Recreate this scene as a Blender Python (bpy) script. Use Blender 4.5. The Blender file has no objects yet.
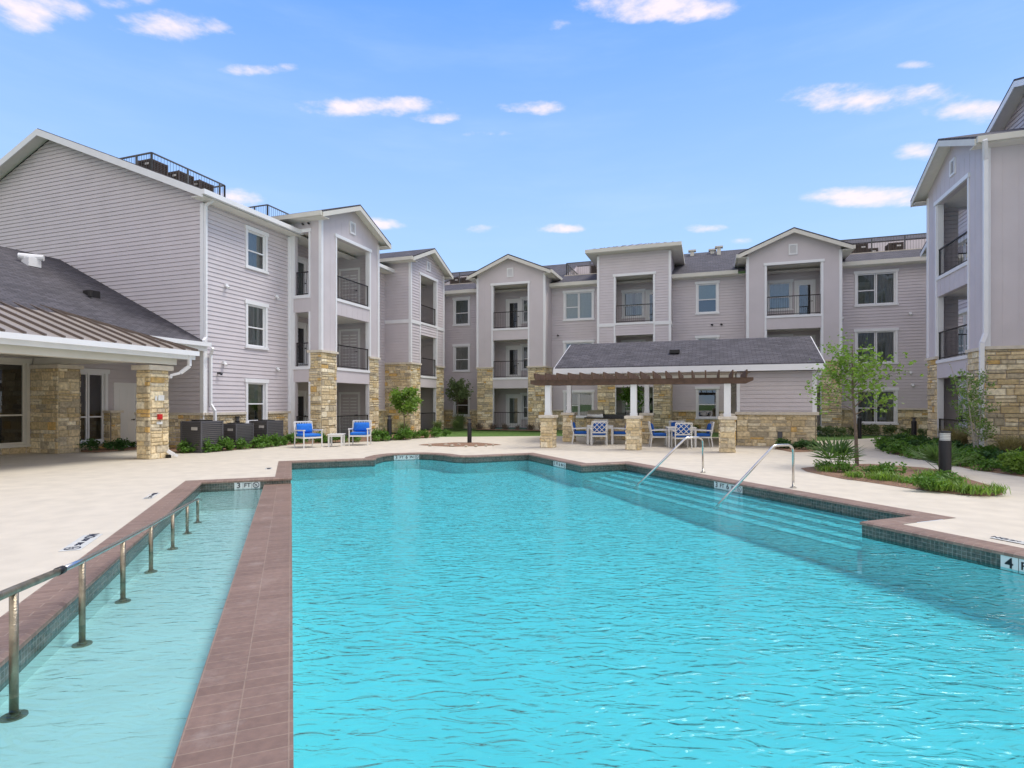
import bpy, bmesh, math, random
from mathutils import Vector, Matrix
R = math.radians
random.seed(7)
S = bpy.context.scene
COL = S.collection
# ------------------------------------------------------------------ camera
CH, F, HZ = 1.65, 562.0, 403.0
cam = bpy.data.cameras.new('camera'); co = bpy.data.objects.new('camera', cam); COL.objects.link(co)
co.location = (0, 0, CH); co.rotation_euler = (R(90), 0, 0)
cam.sensor_width = 36; cam.lens = F/1024*36; cam.shift_y = (HZ-384)/1024; cam.clip_end = 3000; cam.clip_start = .05
S.camera = co
# ------------------------------------------------------------------ light
SUN_EL, SUN_AZ = 64, 80          # azimuth measured clockwise from +Y
S.view_settings.view_transform = 'Standard'; S.view_settings.look = 'None'
S.view_settings.exposure = 1.12; S.view_settings.gamma = 1
wd = bpy.data.worlds.new('World'); S.world = wd; wd.use_nodes = True
nt = wd.node_tree; N = nt.nodes; L = nt.links; N.clear()
def wn(t, **k):
    n = N.new(t)
    for a, b in k.items(): setattr(n, a, b)
    return n
def wm(op, a, b=None, c=None):
    n = wn('ShaderNodeMath', operation=op)
    for i, x in enumerate((a, b, c)):
        if x is None: continue
        if isinstance(x, (int, float)): n.inputs[i].default_value = x
        else: L.new(x, n.inputs[i])
    return n.outputs[0]
sky = wn('ShaderNodeTexSky', sky_type='NISHITA', sun_disc=False)
sky.sun_elevation = R(SUN_EL); sky.sun_rotation = R(SUN_AZ)
sky.air_density = 1.15; sky.dust_density = .55; sky.ozone_density = 1.6; sky.altitude = 100
tc = wn('ShaderNodeTexCoord'); sx = wn('ShaderNodeSeparateXYZ'); L.new(tc.outputs['Generated'], sx.inputs[0])
az = wm('ARCTAN2', sx.outputs[0], sx.outputs[1]); el = wm('ARCSINE', sx.outputs[2])
# warp
cmb = wn('ShaderNodeCombineXYZ'); L.new(sx.outputs[0], cmb.inputs[0]); L.new(sx.outputs[1], cmb.inputs[1]); L.new(wm('MULTIPLY', sx.outputs[2], 2.4), cmb.inputs[2])
nz = wn('ShaderNodeTexNoise'); nz.inputs['Scale'].default_value = 13; nz.inputs['Detail'].default_value = 9; nz.inputs['Roughness'].default_value = .60
L.new(cmb.outputs[0], nz.inputs['Vector'])
nz2 = wn('ShaderNodeTexNoise'); nz2.inputs['Scale'].default_value = 1.7; nz2.inputs['Detail'].default_value = 6; nz2.inputs['Roughness'].default_value = .6
cmb2 = wn('ShaderNodeCombineXYZ'); L.new(wm('MULTIPLY', az, .9), cmb2.inputs[0]); L.new(wm('MULTIPLY', el, 5.0), cmb2.inputs[1]); L.new(cmb2.outputs[0], nz2.inputs['Vector'])
CL = [(38,12,48,17,1),(168,25,58,13,1),(255,70,34,6,.6),(122,0,30,9,.9),(378,105,66,9,1),(440,118,30,6,.7),(535,107,34,7,.85),(485,134,34,5,.55),
      (655,6,72,13,1),(565,25,20,6,.6),(563,228,26,5,.9),(885,97,78,13,1),(978,110,40,12,1),(915,65,18,5,.7),(918,152,24,10,.9),(872,197,60,10,1),
      (695,228,26,5,.6),(240,198,26,10,.8),(385,223,30,8,.7),(480,229,26,5,.5),(742,241,20,4,.6),(290,66,16,5,.4)]
acc = None
for (x, y, w, h, a) in CL:
    d_ = Vector(((x-512)/F, 1, (HZ-y)/F)); k_ = 1/d_.length; d_.normalize()
    r_ = (Vector((1, 0, 0))-d_*d_.x).normalized(); w_ = r_.cross(d_)
    wa = w/F*k_*.84; he = h/F*k_*.80
    def dot_(vec):
        n = wn('ShaderNodeVectorMath', operation='DOT_PRODUCT'); L.new(tc.outputs['Generated'], n.inputs[0]); n.inputs[1].default_value = vec; return n.outputs['Value']
    dx = wm('MULTIPLY', dot_(r_), 1/wa); dy = wm('MULTIPLY', dot_(w_), 1/he)
    r2 = wm('ADD', wm('MULTIPLY', dx, dx), wm('MULTIPLY', dy, dy))
    r2 = wm('ADD', r2, wm('MULTIPLY', wm('SUBTRACT', 1, dot_(d_)), 6))
    m = wm('SUBTRACT', a, wm('MULTIPLY', r2, .55))
    acc = m if acc is None else wm('MAXIMUM', acc, m)
acc = wm('MAXIMUM', acc, -1.2)
v = wm('ADD', acc, wm('MULTIPLY', wm('SUBTRACT', nz.outputs[0], .5), 4.2))
mr = wn('ShaderNodeMapRange', interpolation_type='SMOOTHSTEP'); L.new(v, mr.inputs[0]); mr.inputs[1].default_value = -.05; mr.inputs[2].default_value = 1.45
mr.inputs[4].default_value = .86
mr2 = wn('ShaderNodeMapRange', interpolation_type='SMOOTHSTEP'); L.new(nz2.outputs[0], mr2.inputs[0]); mr2.inputs[1].default_value = .42; mr2.inputs[2].default_value = .8; mr2.inputs[4].default_value = .20
# thin veil of high cirrus plus the puffs
hs = wn('ShaderNodeHueSaturation'); hs.inputs['Saturation'].default_value = 1.22; hs.inputs['Value'].default_value = 1.0; L.new(sky.outputs[0], hs.inputs['Color'])
def wmix(fac, a, b):
    n = wn('ShaderNodeMix', data_type='RGBA')
    if isinstance(fac, float): n.inputs[0].default_value = fac
    else: L.new(fac, n.inputs[0])
    for i, x in ((6, a), (7, b)):
        if isinstance(x, tuple): n.inputs[i].default_value = x
        else: L.new(x, n.inputs[i])
    return n.outputs[2]
# broad brightening toward the horizon
hzm = wn('ShaderNodeMapRange'); L.new(el, hzm.inputs[0]); hzm.inputs[1].default_value = .75; hzm.inputs[2].default_value = 0.0; hzm.inputs[3].default_value = 0; hzm.inputs[4].default_value = .82
SKYB = (0.48, 2.05, 6.9, 1)
c0 = wmix(.86, hs.outputs[0], SKYB)
c1 = wmix(hzm.outputs[0], c0, (4.7, 6.3, 7.7, 1))
c2 = wmix(mr2.outputs[0], c1, (4.6, 5.6, 7.4, 1))
c3 = wmix(mr.outputs[0], c2, (7.2, 6.2, 6.9, 1))
# unseen broken white cloud, added overhead and behind the viewpoint as warm fill light
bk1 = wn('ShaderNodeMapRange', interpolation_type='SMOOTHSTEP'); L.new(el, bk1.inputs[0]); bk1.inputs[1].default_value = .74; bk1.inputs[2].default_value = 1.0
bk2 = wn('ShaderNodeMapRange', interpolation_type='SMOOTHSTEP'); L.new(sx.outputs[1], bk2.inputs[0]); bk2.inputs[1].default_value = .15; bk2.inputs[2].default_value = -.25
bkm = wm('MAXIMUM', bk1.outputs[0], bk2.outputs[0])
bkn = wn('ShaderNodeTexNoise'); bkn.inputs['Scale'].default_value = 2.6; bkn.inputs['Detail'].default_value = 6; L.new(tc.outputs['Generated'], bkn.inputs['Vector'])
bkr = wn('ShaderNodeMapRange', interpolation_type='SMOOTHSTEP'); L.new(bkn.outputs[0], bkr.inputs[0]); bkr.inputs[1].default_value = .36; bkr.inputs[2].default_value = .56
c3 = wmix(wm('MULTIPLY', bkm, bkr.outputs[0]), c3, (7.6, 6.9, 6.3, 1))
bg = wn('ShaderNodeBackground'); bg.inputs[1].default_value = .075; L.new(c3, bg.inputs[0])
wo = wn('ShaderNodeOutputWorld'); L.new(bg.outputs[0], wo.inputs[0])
sl = bpy.data.lights.new('sun', 'SUN'); sl.energy = 1.25; sl.angle = R(22); sl.color = (1, .95, .87)
so = bpy.data.objects.new('sun', sl); COL.objects.link(so)
dv = Vector((math.sin(R(SUN_AZ))*math.cos(R(SUN_EL)), math.cos(R(SUN_AZ))*math.cos(R(SUN_EL)), math.sin(R(SUN_EL))))
so.rotation_euler = (-dv).to_track_quat('-Z', 'Y').to_euler()
so.location = (0, 0, 60)
# ------------------------------------------------------------------ frames
TH = R(19.2); CT, ST = math.cos(TH), math.sin(TH)
def W(u, v, z=0): return Vector((u*CT+v*ST, -u*ST+v*CT, z))        # building frame
PA = R(-21.47); QX, QY, PX, PY = math.cos(PA), -math.sin(PA), math.sin(PA), math.cos(PA)
def Pf(q, p, z=0): return Vector((q*QX+p*PX, q*QY+p*PY, z))        # pool frame
def at(x, y, z=0):
    D = (CH-z)*F/(y-HZ); return Vector(((x-512)/F*D, D, z))
def UV(w): return (w.x*CT-w.y*ST, w.x*ST+w.y*CT)
# ------------------------------------------------------------------ materials
def mat(name, base, rough=.6, metal=0, noise=0, nscale=8, bump=0, bscale=60, spec=None, detail=4, coat=0):
    m = bpy.data.materials.new(name); m.use_nodes = True
    t = m.node_tree; b = t.nodes['Principled BSDF']
    b.inputs['Base Color'].default_value = (*base, 1); b.inputs['Roughness'].default_value = rough; b.inputs['Metallic'].default_value = metal
    if spec is not None: b.inputs['Specular IOR Level'].default_value = spec
    if coat: b.inputs['Coat Weight'].default_value = coat
    tcn = t.nodes.new('ShaderNodeTexCoord')
    if noise:
        n = t.nodes.new('ShaderNodeTexNoise'); n.inputs['Scale'].default_value = nscale; n.inputs['Detail'].default_value = detail
        t.links.new(tcn.outputs['Object'], n.inputs['Vector'])
        r = t.nodes.new('ShaderNodeMapRange'); r.inputs[1].default_value = .25; r.inputs[2].default_value = .75
        r.inputs[3].default_value = 1-noise; r.inputs[4].default_value = 1+noise; t.links.new(n.outputs[0], r.inputs[0])
        x = t.nodes.new('ShaderNodeVectorMath'); x.operation = 'SCALE'; x.inputs[0].default_value = base; t.links.new(r.outputs[0], x.inputs['Scale'])
        t.links.new(x.outputs[0], b.inputs['Base Color'])
    if bump:
        n2 = t.nodes.new('ShaderNodeTexNoise'); n2.inputs['Scale'].default_value = bscale; n2.inputs['Detail'].default_value = 5
        t.links.new(tcn.outputs['Object'], n2.inputs['Vector'])
        bp = t.nodes.new('ShaderNodeBump'); bp.inputs['Strength'].default_value = bump; bp.inputs['Distance'].default_value = .01
        t.links.new(n2.outputs[0], bp.inputs['Height']); t.links.new(bp.outputs[0], b.inputs['Normal'])
    return m
M = {}
M['siding'] = mat('lap_siding', (.61, .565, .59), .62, noise=.05, nscale=1.3, bump=.15, bscale=40)
M['panel'] = mat('panel_siding', (.605, .56, .58), .65, noise=.05, nscale=1.1, bump=.2, bscale=30)
M['trim'] = mat('white_trim', (.80, .81, .83), .45, noise=.03, nscale=3)
M['cream'] = mat('cream_trim', (.66, .64, .57), .5, noise=.05, nscale=2)
M['soffit'] = mat('soffit_paint', (.76, .74, .68), .6, noise=.04)
M['limestone'] = mat('limestone_cap', (.66, .60, .50), .8, noise=.12, nscale=9, bump=.4, bscale=40)
M['concrete'] = mat('plain_concrete', (.42, .40, .37), .85, noise=.1)
M['black'] = mat('black_metal', (.022, .02, .02), .45, metal=.3)
M['railgrey'] = mat('grey_rail_paint', (.10, .10, .095), .5)
M['bronze'] = mat('dark_bronze_metal', (.035, .035, .04), .4, metal=.5, noise=.1)
M['acgrey'] = mat('condenser_paint', (.10, .10, .11), .5, noise=.12, nscale=4)
M['acbrown'] = mat('brown_condenser_paint', (.085, .06, .05), .55, noise=.15, nscale=4)
M['aclouv'] = mat('louvre_paint', (.16, .155, .155), .5)
M['label'] = mat('label_plate', (.6, .58, .55), .4)
M['white_alu'] = mat('white_aluminium', (.78, .78, .76), .35)
M['blue'] = mat('blue_fabric', (.012, .16, .62), .85, noise=.12, nscale=14, bump=.5, bscale=120)
M['blue2'] = mat('royal_blue_fabric', (.012, .11, .45), .85, noise=.12, nscale=14, bump=.5, bscale=120)
M['navy'] = mat('navy_fabric', (.01, .07, .32), .85, noise=.12, nscale=14, bump=.5, bscale=120)
M['steel'] = mat('brushed_steel', (.62, .61, .58), .25, metal=1, noise=.1, nscale=20)
M['stain_steel'] = mat('weathered_steel', (.33, .28, .205), .38, metal=.8, noise=.45, nscale=9, bump=.5, bscale=70)
M['door'] = mat('white_door', (.84, .84, .84), .4)
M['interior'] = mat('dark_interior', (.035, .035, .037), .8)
M['curtain'] = mat('grey_curtain', (.26, .27, .25), .9, noise=.15, nscale=3)
M['blind'] = mat('window_blind', (.40, .44, .40), .8, noise=.06)
M['bark'] = mat('bark', (.17, .13, .10), .9, noise=.3, nscale=18, bump=.8)
M['palebark'] = mat('pale_bark', (.42, .38, .33), .9, noise=.3, nscale=18, bump=.8)
M['mulch'] = mat('mulch', (.25, .15, .095), .95, noise=.55, nscale=38, bump=1, bscale=70)
M['rock'] = mat('landscape_rock', (.40, .34, .27), .9, noise=.2, nscale=7, bump=.8, bscale=30)
M['red'] = mat('red_alarm_paint', (.55, .02, .02), .4)
M['ink'] = mat('black_lettering', (.01, .01, .015), .5)
M['blueink'] = mat('blue_black_lettering', (.02, .025, .05), .5)
M['ceramic'] = mat('white_ceramic', (.72, .74, .72), .2, noise=.04)
M['granite'] = mat('dark_granite', (.03, .028, .028), .2, noise=.4, nscale=40)
M['plaster'] = mat('pool_plaster', (.80, .84, .82), .8, noise=.05, nscale=1.4, detail=6)
M['grass'] = mat('lawn', (.085, .17, .025), .9, noise=.5, nscale=9, bump=1, bscale=25)
def leafmat(name, base, var=.45, trans=.35, ns=6):
    m = mat(name, base, .5, noise=var, nscale=ns)
    t = m.node_tree; b = t.nodes['Principled BSDF']
    tr = t.nodes.new('ShaderNodeBsdfTranslucent'); mx = t.nodes.new('ShaderNodeMixShader'); mx.inputs[0].default_value = trans
    src = b.inputs['Base Color'].links[0].from_socket
    sc = t.nodes.new('ShaderNodeVectorMath'); sc.operation = 'MULTIPLY'; sc.inputs[1].default_value = (1.25, 1.3, .7); t.links.new(src, sc.inputs[0])
    t.links.new(sc.outputs[0], tr.inputs[0]); t.links.new(b.outputs[0], mx.inputs[1]); t.links.new(tr.outputs[0], mx.inputs[2])
    t.links.new(mx.outputs[0], t.nodes['Material Output'].inputs[0]); return m
M['leafB'] = leafmat('bright_leaf', (.17, .29, .045))
M['leafY'] = leafmat('yellow_green_leaf', (.20, .32, .08))
M['leafM'] = leafmat('mid_leaf', (.11, .23, .035))
M['leafD'] = leafmat('dark_leaf', (.05, .13, .03))
M['leafG'] = leafmat('greygreen_leaf', (.15, .21, .09))
M['leafT'] = leafmat('straw_grass', (.34, .29, .15))
M['leafP'] = leafmat('palm_leaf', (.09, .17, .05))
# stone, vertex coloured blocks
m = bpy.data.materials.new('coursed_limestone'); m.use_nodes = True; t = m.node_tree; b = t.nodes['Principled BSDF']; b.inputs['Roughness'].default_value = .88
a = t.nodes.new('ShaderNodeVertexColor'); a.layer_name = 'Col'; tcn = t.nodes.new('ShaderNodeTexCoord')
n = t.nodes.new('ShaderNodeTexNoise'); n.inputs['Scale'].default_value = 12; n.inputs['Detail'].default_value = 6; t.links.new(tcn.outputs['Object'], n.inputs['Vector'])
r = t.nodes.new('ShaderNodeMapRange'); r.inputs[1].default_value = .3; r.inputs[2].default_value = .7; r.inputs[3].default_value = .72; r.inputs[4].default_value = 1.22; t.links.new(n.outputs[0], r.inputs[0])
x = t.nodes.new('ShaderNodeVectorMath'); x.operation = 'SCALE'; t.links.new(a.outputs[0], x.inputs[0]); t.links.new(r.outputs[0], x.inputs['Scale']); t.links.new(x.outputs[0], b.inputs['Base Color'])
bp = t.nodes.new('ShaderNodeBump'); bp.inputs['Strength'].default_value = .9; bp.inputs['Distance'].default_value = .02; t.links.new(n.outputs[0], bp.inputs['Height']); t.links.new(bp.outputs[0], b.inputs['Normal'])
M['stone'] = m
# brick-pattern materials using metric UVs
def brickmat(name, c1, c2, mortar, bw, bh, msize=.01, rough=.85, bump=.5, noise=.25, ns=30, offset=.5, bias=0, blend=None, spec=.5, wear=0):
    m = bpy.data.materials.new(name); m.use_nodes = True; t = m.node_tree; b = t.nodes['Principled BSDF']; b.inputs['Roughness'].default_value = rough
    b.inputs['Specular IOR Level'].default_value = spec
    uv = t.nodes.new('ShaderNodeUVMap'); uv.uv_map = 'UVMap'
    k = t.nodes.new('ShaderNodeTexBrick'); k.inputs['Color1'].default_value = (*c1, 1); k.inputs['Color2'].default_value = (*c2, 1); k.inputs['Mortar'].default_value = (*mortar, 1)
    k.inputs['Scale'].default_value = 1; k.inputs['Brick Width'].default_value = bw; k.inputs['Row Height'].default_value = bh; k.inputs['Mortar Size'].default_value = msize
    k.inputs['Mortar Smooth'].default_value = .3; k.inputs['Bias'].default_value = bias; k.offset = offset
    t.links.new(uv.outputs[0], k.inputs['Vector'])
    n = t.nodes.new('ShaderNodeTexNoise'); n.inputs['Scale'].default_value = ns; n.inputs['Detail'].default_value = 5; t.links.new(uv.outputs[0], n.inputs['Vector'])
    n3 = t.nodes.new('ShaderNodeTexNoise'); n3.inputs['Scale'].default_value = 1.3; n3.inputs['Detail'].default_value = 3; t.links.new(uv.outputs[0], n3.inputs['Vector'])
    ad = t.nodes.new('ShaderNodeMath'); ad.operation = 'ADD'; t.links.new(n.outputs[0], ad.inputs[0]); t.links.new(n3.outputs[0], ad.inputs[1])
    r = t.nodes.new('ShaderNodeMapRange'); r.inputs[1].default_value = .6; r.inputs[2].default_value = 1.4; r.inputs[3].default_value = 1-noise; r.inputs[4].default_value = 1+noise; t.links.new(ad.outputs[0], r.inputs[0])
    x = t.nodes.new('ShaderNodeVectorMath'); x.operation = 'SCALE'; t.links.new(k.outputs[0], x.inputs[0]); t.links.new(r.outputs[0], x.inputs['Scale'])
    out = x.outputs[0]
    if wear:
        n4 = t.nodes.new('ShaderNodeTexNoise'); n4.inputs['Scale'].default_value = 2.3; n4.inputs['Detail'].default_value = 7; n4.inputs['Roughness'].default_value = .7; t.links.new(uv.outputs[0], n4.inputs['Vector'])
        r4 = t.nodes.new('ShaderNodeMapRange'); r4.inputs[1].default_value = .55; r4.inputs[2].default_value = .75; r4.inputs[4].default_value = wear; t.links.new(n4.outputs[0], r4.inputs[0])
        mx = t.nodes.new('ShaderNodeMix'); mx.data_type = 'RGBA'; t.links.new(r4.outputs[0], mx.inputs[0]); t.links.new(out, mx.inputs[6]); mx.inputs[7].default_value = (.46, .40, .35, 1); out = mx.outputs[2]
    t.links.new(out, b.inputs['Base Color'])
    if bump:
        bp = t.nodes.new('ShaderNodeBump'); bp.inputs['Strength'].default_value = bump; bp.inputs['Distance'].default_value = .006; bp.invert = True
        t.links.new(k.outputs['Fac'], bp.inputs['Height'])
        bp2 = t.nodes.new('ShaderNodeBump'); bp2.inputs['Strength'].default_value = bump; bp2.inputs['Distance'].default_value = .006; t.links.new(n.outputs[0], bp2.inputs['Height']); t.links.new(bp.outputs[0], bp2.inputs['Normal'])
        t.links.new(bp2.outputs[0], b.inputs['Normal'])
    return m
M['shingle'] = brickmat('asphalt_shingle', (.06, .057, .066), (.105, .098, .112), (.03, .028, .032), .30, .14, .012, .9, .6, .35, 22)
M['shingleB'] = brickmat('brown_shingle', (.17, .14, .145), (.23, .185, .18), (.09, .07, .07), .30, .14, .012, .9, .6, .35, 22)
M['coping'] = brickmat('coping_brick', (.20, .13, .098), (.25, .168, .13), (.30, .22, .17), .30, .10, .005, .6, .5, .22, 18, wear=.30)
M['dividerbrick'] = brickmat('divider_brick', (.19, .12, .088), (.235, .154, .116), (.28, .20, .15), .262, .12, .005, .5, .5, .22, 18, offset=0, wear=.38)
M['mosaic'] = brickmat('mosaic_tile', (.06, .08, .07), (.12, .115, .095), (.18, .19, .17), .05, .05, .004, .25, .3, .7, 24, offset=0)
M['metalroof'] = mat('bronze_metal_roof', (.36, .32, .285), .4, metal=.2, noise=.08, nscale=2)
M['roofseam'] = mat('bronze_seam', (.15, .115, .095), .45, metal=.3)
M['nosing'] = mat('nosing_tile', (.42, .50, .50), .4)
M['redwood'] = mat('stained_timber', (.115, .068, .046), .75, noise=.35, nscale=6, bump=.6, bscale=30)
# deck: knock-down textured cream concrete
m = mat('cool_deck', (.59, .535, .44), .85, noise=.09, nscale=2.6, bump=.45, bscale=38); M['deck'] = m
# glass
def glassmat(name, tint, refl=.10):
    m = bpy.data.materials.new(name); m.use_nodes = True; t = m.node_tree; t.nodes.clear()
    o = t.nodes.new('ShaderNodeOutputMaterial'); tr = t.nodes.new('ShaderNodeBsdfTransparent'); tr.inputs[0].default_value = (*tint, 1)
    g = t.nodes.new('ShaderNodeBsdfGlossy'); g.inputs['Roughness'].default_value = .01; g.inputs[0].default_value = (.95, .97, 1, 1)
    fr = t.nodes.new('ShaderNodeFresnel'); fr.inputs[0].default_value = 1.5
    ad = t.nodes.new('ShaderNodeMath'); ad.operation = 'ADD'; ad.inputs[1].default_value = refl; ad.use_clamp = True; t.links.new(fr.outputs[0], ad.inputs[0])
    mx = t.nodes.new('ShaderNodeMixShader'); t.links.new(ad.outputs[0], mx.inputs[0]); t.links.new(tr.outputs[0], mx.inputs[1]); t.links.new(g.outputs[0], mx.inputs[2]); t.links.new(mx.outputs[0], o.inputs[0])
    return m
M['glass'] = glassmat('window_glass', (.72, .78, .76))
def watermat(name, tint, amp):
    m = bpy.data.materials.new(name); m.use_nodes = True; t = m.node_tree; t.nodes.clear()
    o = t.nodes.new('ShaderNodeOutputMaterial'); tr = t.nodes.new('ShaderNodeBsdfTransparent'); tr.inputs[0].default_value = (*tint, 1)
    g = t.nodes.new('ShaderNodeBsdfGlossy'); g.inputs['Roughness'].default_value = .03
    tcn = t.nodes.new('ShaderNodeTexCoord'); mp = t.nodes.new('ShaderNodeMapping'); mp.inputs['Scale'].default_value = (.9, 2.3, 1); mp.inputs['Rotation'].default_value = (0, 0, R(8)); t.links.new(tcn.outputs['Object'], mp.inputs[0])
    n = t.nodes.new('ShaderNodeTexNoise'); n.inputs['Scale'].default_value = 4.3; n.inputs['Detail'].default_value = 2.5; n.inputs['Roughness'].default_value = .42; n.inputs['Distortion'].default_value = 1.3
    t.links.new(mp.outputs[0], n.inputs['Vector'])
    bp = t.nodes.new('ShaderNodeBump'); bp.inputs['Strength'].default_value = 1; bp.inputs['Distance'].default_value = amp; t.links.new(n.outputs[0], bp.inputs['Height'])
    fr = t.nodes.new('ShaderNodeFresnel'); fr.inputs[0].default_value = 1.33; t.links.new(bp.outputs[0], fr.inputs['Normal']); t.links.new(bp.outputs[0], g.inputs['Normal'])
    mx = t.nodes.new('ShaderNodeMixShader'); t.links.new(fr.outputs[0], mx.inputs[0]); t.links.new(tr.outputs[0], mx.inputs[1]); t.links.new(g.outputs[0], mx.inputs[2])
    t.links.new(mx.outputs[0], o.inputs[0]); return m
M['water'] = watermat('pool_water', (.285, .755, .825), .042)
M['waterC'] = watermat('ramp_water', (.545, .775, .795), .018)
# ------------------------------------------------------------------ mesh builder
class MB:
    def __init__(s): s.v = []; s.f = []; s.c = []; s.uv = {}
    def add(s, pts, faces, col=None):
        k = len(s.v); s.v += [Vector(p) for p in pts]
        for f in faces: s.f.append(tuple(k+i for i in f)); s.c.append(col)
    def quad(s, a, b, c, d, col=None): s.add([a, b, c, d], [(0, 1, 2, 3)], col)
    def poly(s, pts, col=None): s.add(pts, [tuple(range(len(pts)))], col)
    def box(s, x0, x1, y0, y1, z0, z1, col=None):
        s.add([(x0,y0,z0),(x1,y0,z0),(x1,y1,z0),(x0,y1,z0),(x0,y0,z1),(x1,y0,z1),(x1,y1,z1),(x0,y1,z1)],
              [(0,3,2,1),(4,5,6,7),(0,1,5,4),(1,2,6,5),(2,3,7,6),(3,0,4,7)], col)
    def prism(s, pts, off, col=None):      # polygon extruded by a vector
        n = len(pts); off = Vector(off); P = [Vector(p) for p in pts]
        s.add(P+[p+off for p in P], [tuple(range(n)), tuple(range(2*n-1, n-1, -1))]+[(i, (i+1) % n, n+(i+1) % n, n+i) for i in range(n)], col)
    def beam(s, a, b, w, h, up=(0, 0, 1), col=None):
        a = Vector(a); b = Vector(b); d = (b-a).normalized(); up = Vector(up); x = d.cross(up).normalized()*w/2; y = x.normalized().cross(d).normalized()*h/2
        s.add([a-x-y, a+x-y, a+x+y, a-x+y, b-x-y, b+x-y, b+x+y, b-x+y], [(0,1,2,3),(7,6,5,4),(0,4,5,1),(1,5,6,2),(2,6,7,3),(3,7,4,0)], col)
    def tube(s, pts, r, n=8, cap=True):
        pts = [Vector(p) for p in pts]; k = len(s.v); rr = r if isinstance(r, (list, tuple)) else [r]*len(pts)
        ref = None
        for i, p in enumerate(pts):
            d = (pts[min(i+1, len(pts)-1)]-pts[max(i-1, 0)]).normalized()
            if ref is None: ref = Vector((0, 0, 1)) if abs(d.z) < .9 else Vector((1, 0, 0))
            x = d.cross(ref)
            if x.length < 1e-3: x = d.cross(Vector((0, 1, 0)))
            x.normalize(); y = x.cross(d).normalized(); ref = y
            for j in range(n):
                a = 2*math.pi*j/n; s.v.append(p+x*math.cos(a)*rr[i]+y*math.sin(a)*rr[i])
        for i in range(len(pts)-1):
            for j in range(n):
                s.f.append((k+i*n+j, k+i*n+(j+1) % n, k+(i+1)*n+(j+1) % n, k+(i+1)*n+j)); s.c.append(None)
        if cap:
            s.f.append(tuple(k+j for j in range(n-1, -1, -1))); s.c.append(None)
            s.f.append(tuple(k+(len(pts)-1)*n+j for j in range(n))); s.c.append(None)
    def cyl(s, x, y, z0, z1, r, n=16, r2=None): s.tube([(x, y, z0), (x, y, z1)], [r, r if r2 is None else r2], n)
    def build(s, name, m, parent=None, org=(0, 0, 0), smooth=False, bevel=0):
        me = bpy.data.meshes.new(name); org = Vector(org)
        me.from_pydata([v-org for v in s.v], [], s.f)
        me.materials.append(M[m] if isinstance(m, str) else m)
        uvl = me.uv_layers.new(name='UVMap')
        for p in me.polygons:
            nn = p.normal
            if abs(nn.z) > .98 or nn.length < .5: t = Vector((1, 0, 0)); b = Vector((0, 1, 0))
            else: t = Vector((-nn.y, nn.x, 0)).normalized(); b = nn.cross(t)
            for li in p.loop_indices:
                c = me.vertices[me.loops[li].vertex_index].co; uvl.data[li].uv = (c.dot(t), c.dot(b))
        if any(c is not None for c in s.c):
            ca = me.color_attributes.new('Col', 'FLOAT_COLOR', 'CORNER')
            for p in me.polygons:
                c = s.c[p.index] or (.5, .5, .5)
                for li in p.loop_indices: ca.data[li].color = (*c, 1)
        if smooth:
            for p in me.polygons: p.use_smooth = True
        o = bpy.data.objects.new(name, me); COL.objects.link(o)
        if bevel:
            bv = o.modifiers.new('bevel', 'BEVEL'); bv.width = bevel; bv.segments = 2; bv.limit_method = 'ANGLE'
        if parent: o.parent = parent
        return o
def tag(o, label=None, cat=None, group=None, kind=None):
    if label: o['label'] = label
    if cat: o['category'] = cat
    if group: o['group'] = group
    if kind: o['kind'] = kind
    return o
def empty(name, loc=(0, 0, 0), rz=0, label=None, cat=None, group=None):
    o = bpy.data.objects.new(name, None); COL.objects.link(o); o.location = loc; o.rotation_euler = (0, 0, rz); o.empty_display_size = .2
    return tag(o, label, cat, group)
KIDS = {}
def kids(o): return [c for c in COL.objects if c.parent == o]
def dup(root, loc=None, rz=None, label=None, group=None, sc=None):
    def cp(o, par):
        c = o.copy(); COL.objects.link(c)
        if par is not None: c.parent = par
        for ch in kids(o): cp(ch, c)
        return c
    r = cp(root, None)
    if loc is not None: r.location = loc
    if rz is not None: r.rotation_euler = (0, 0, rz)
    if sc is not None: r.scale = (sc, sc, sc) if not isinstance(sc, tuple) else sc
    if label: r['label'] = label
    if group: r['group'] = group
    return r
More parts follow.
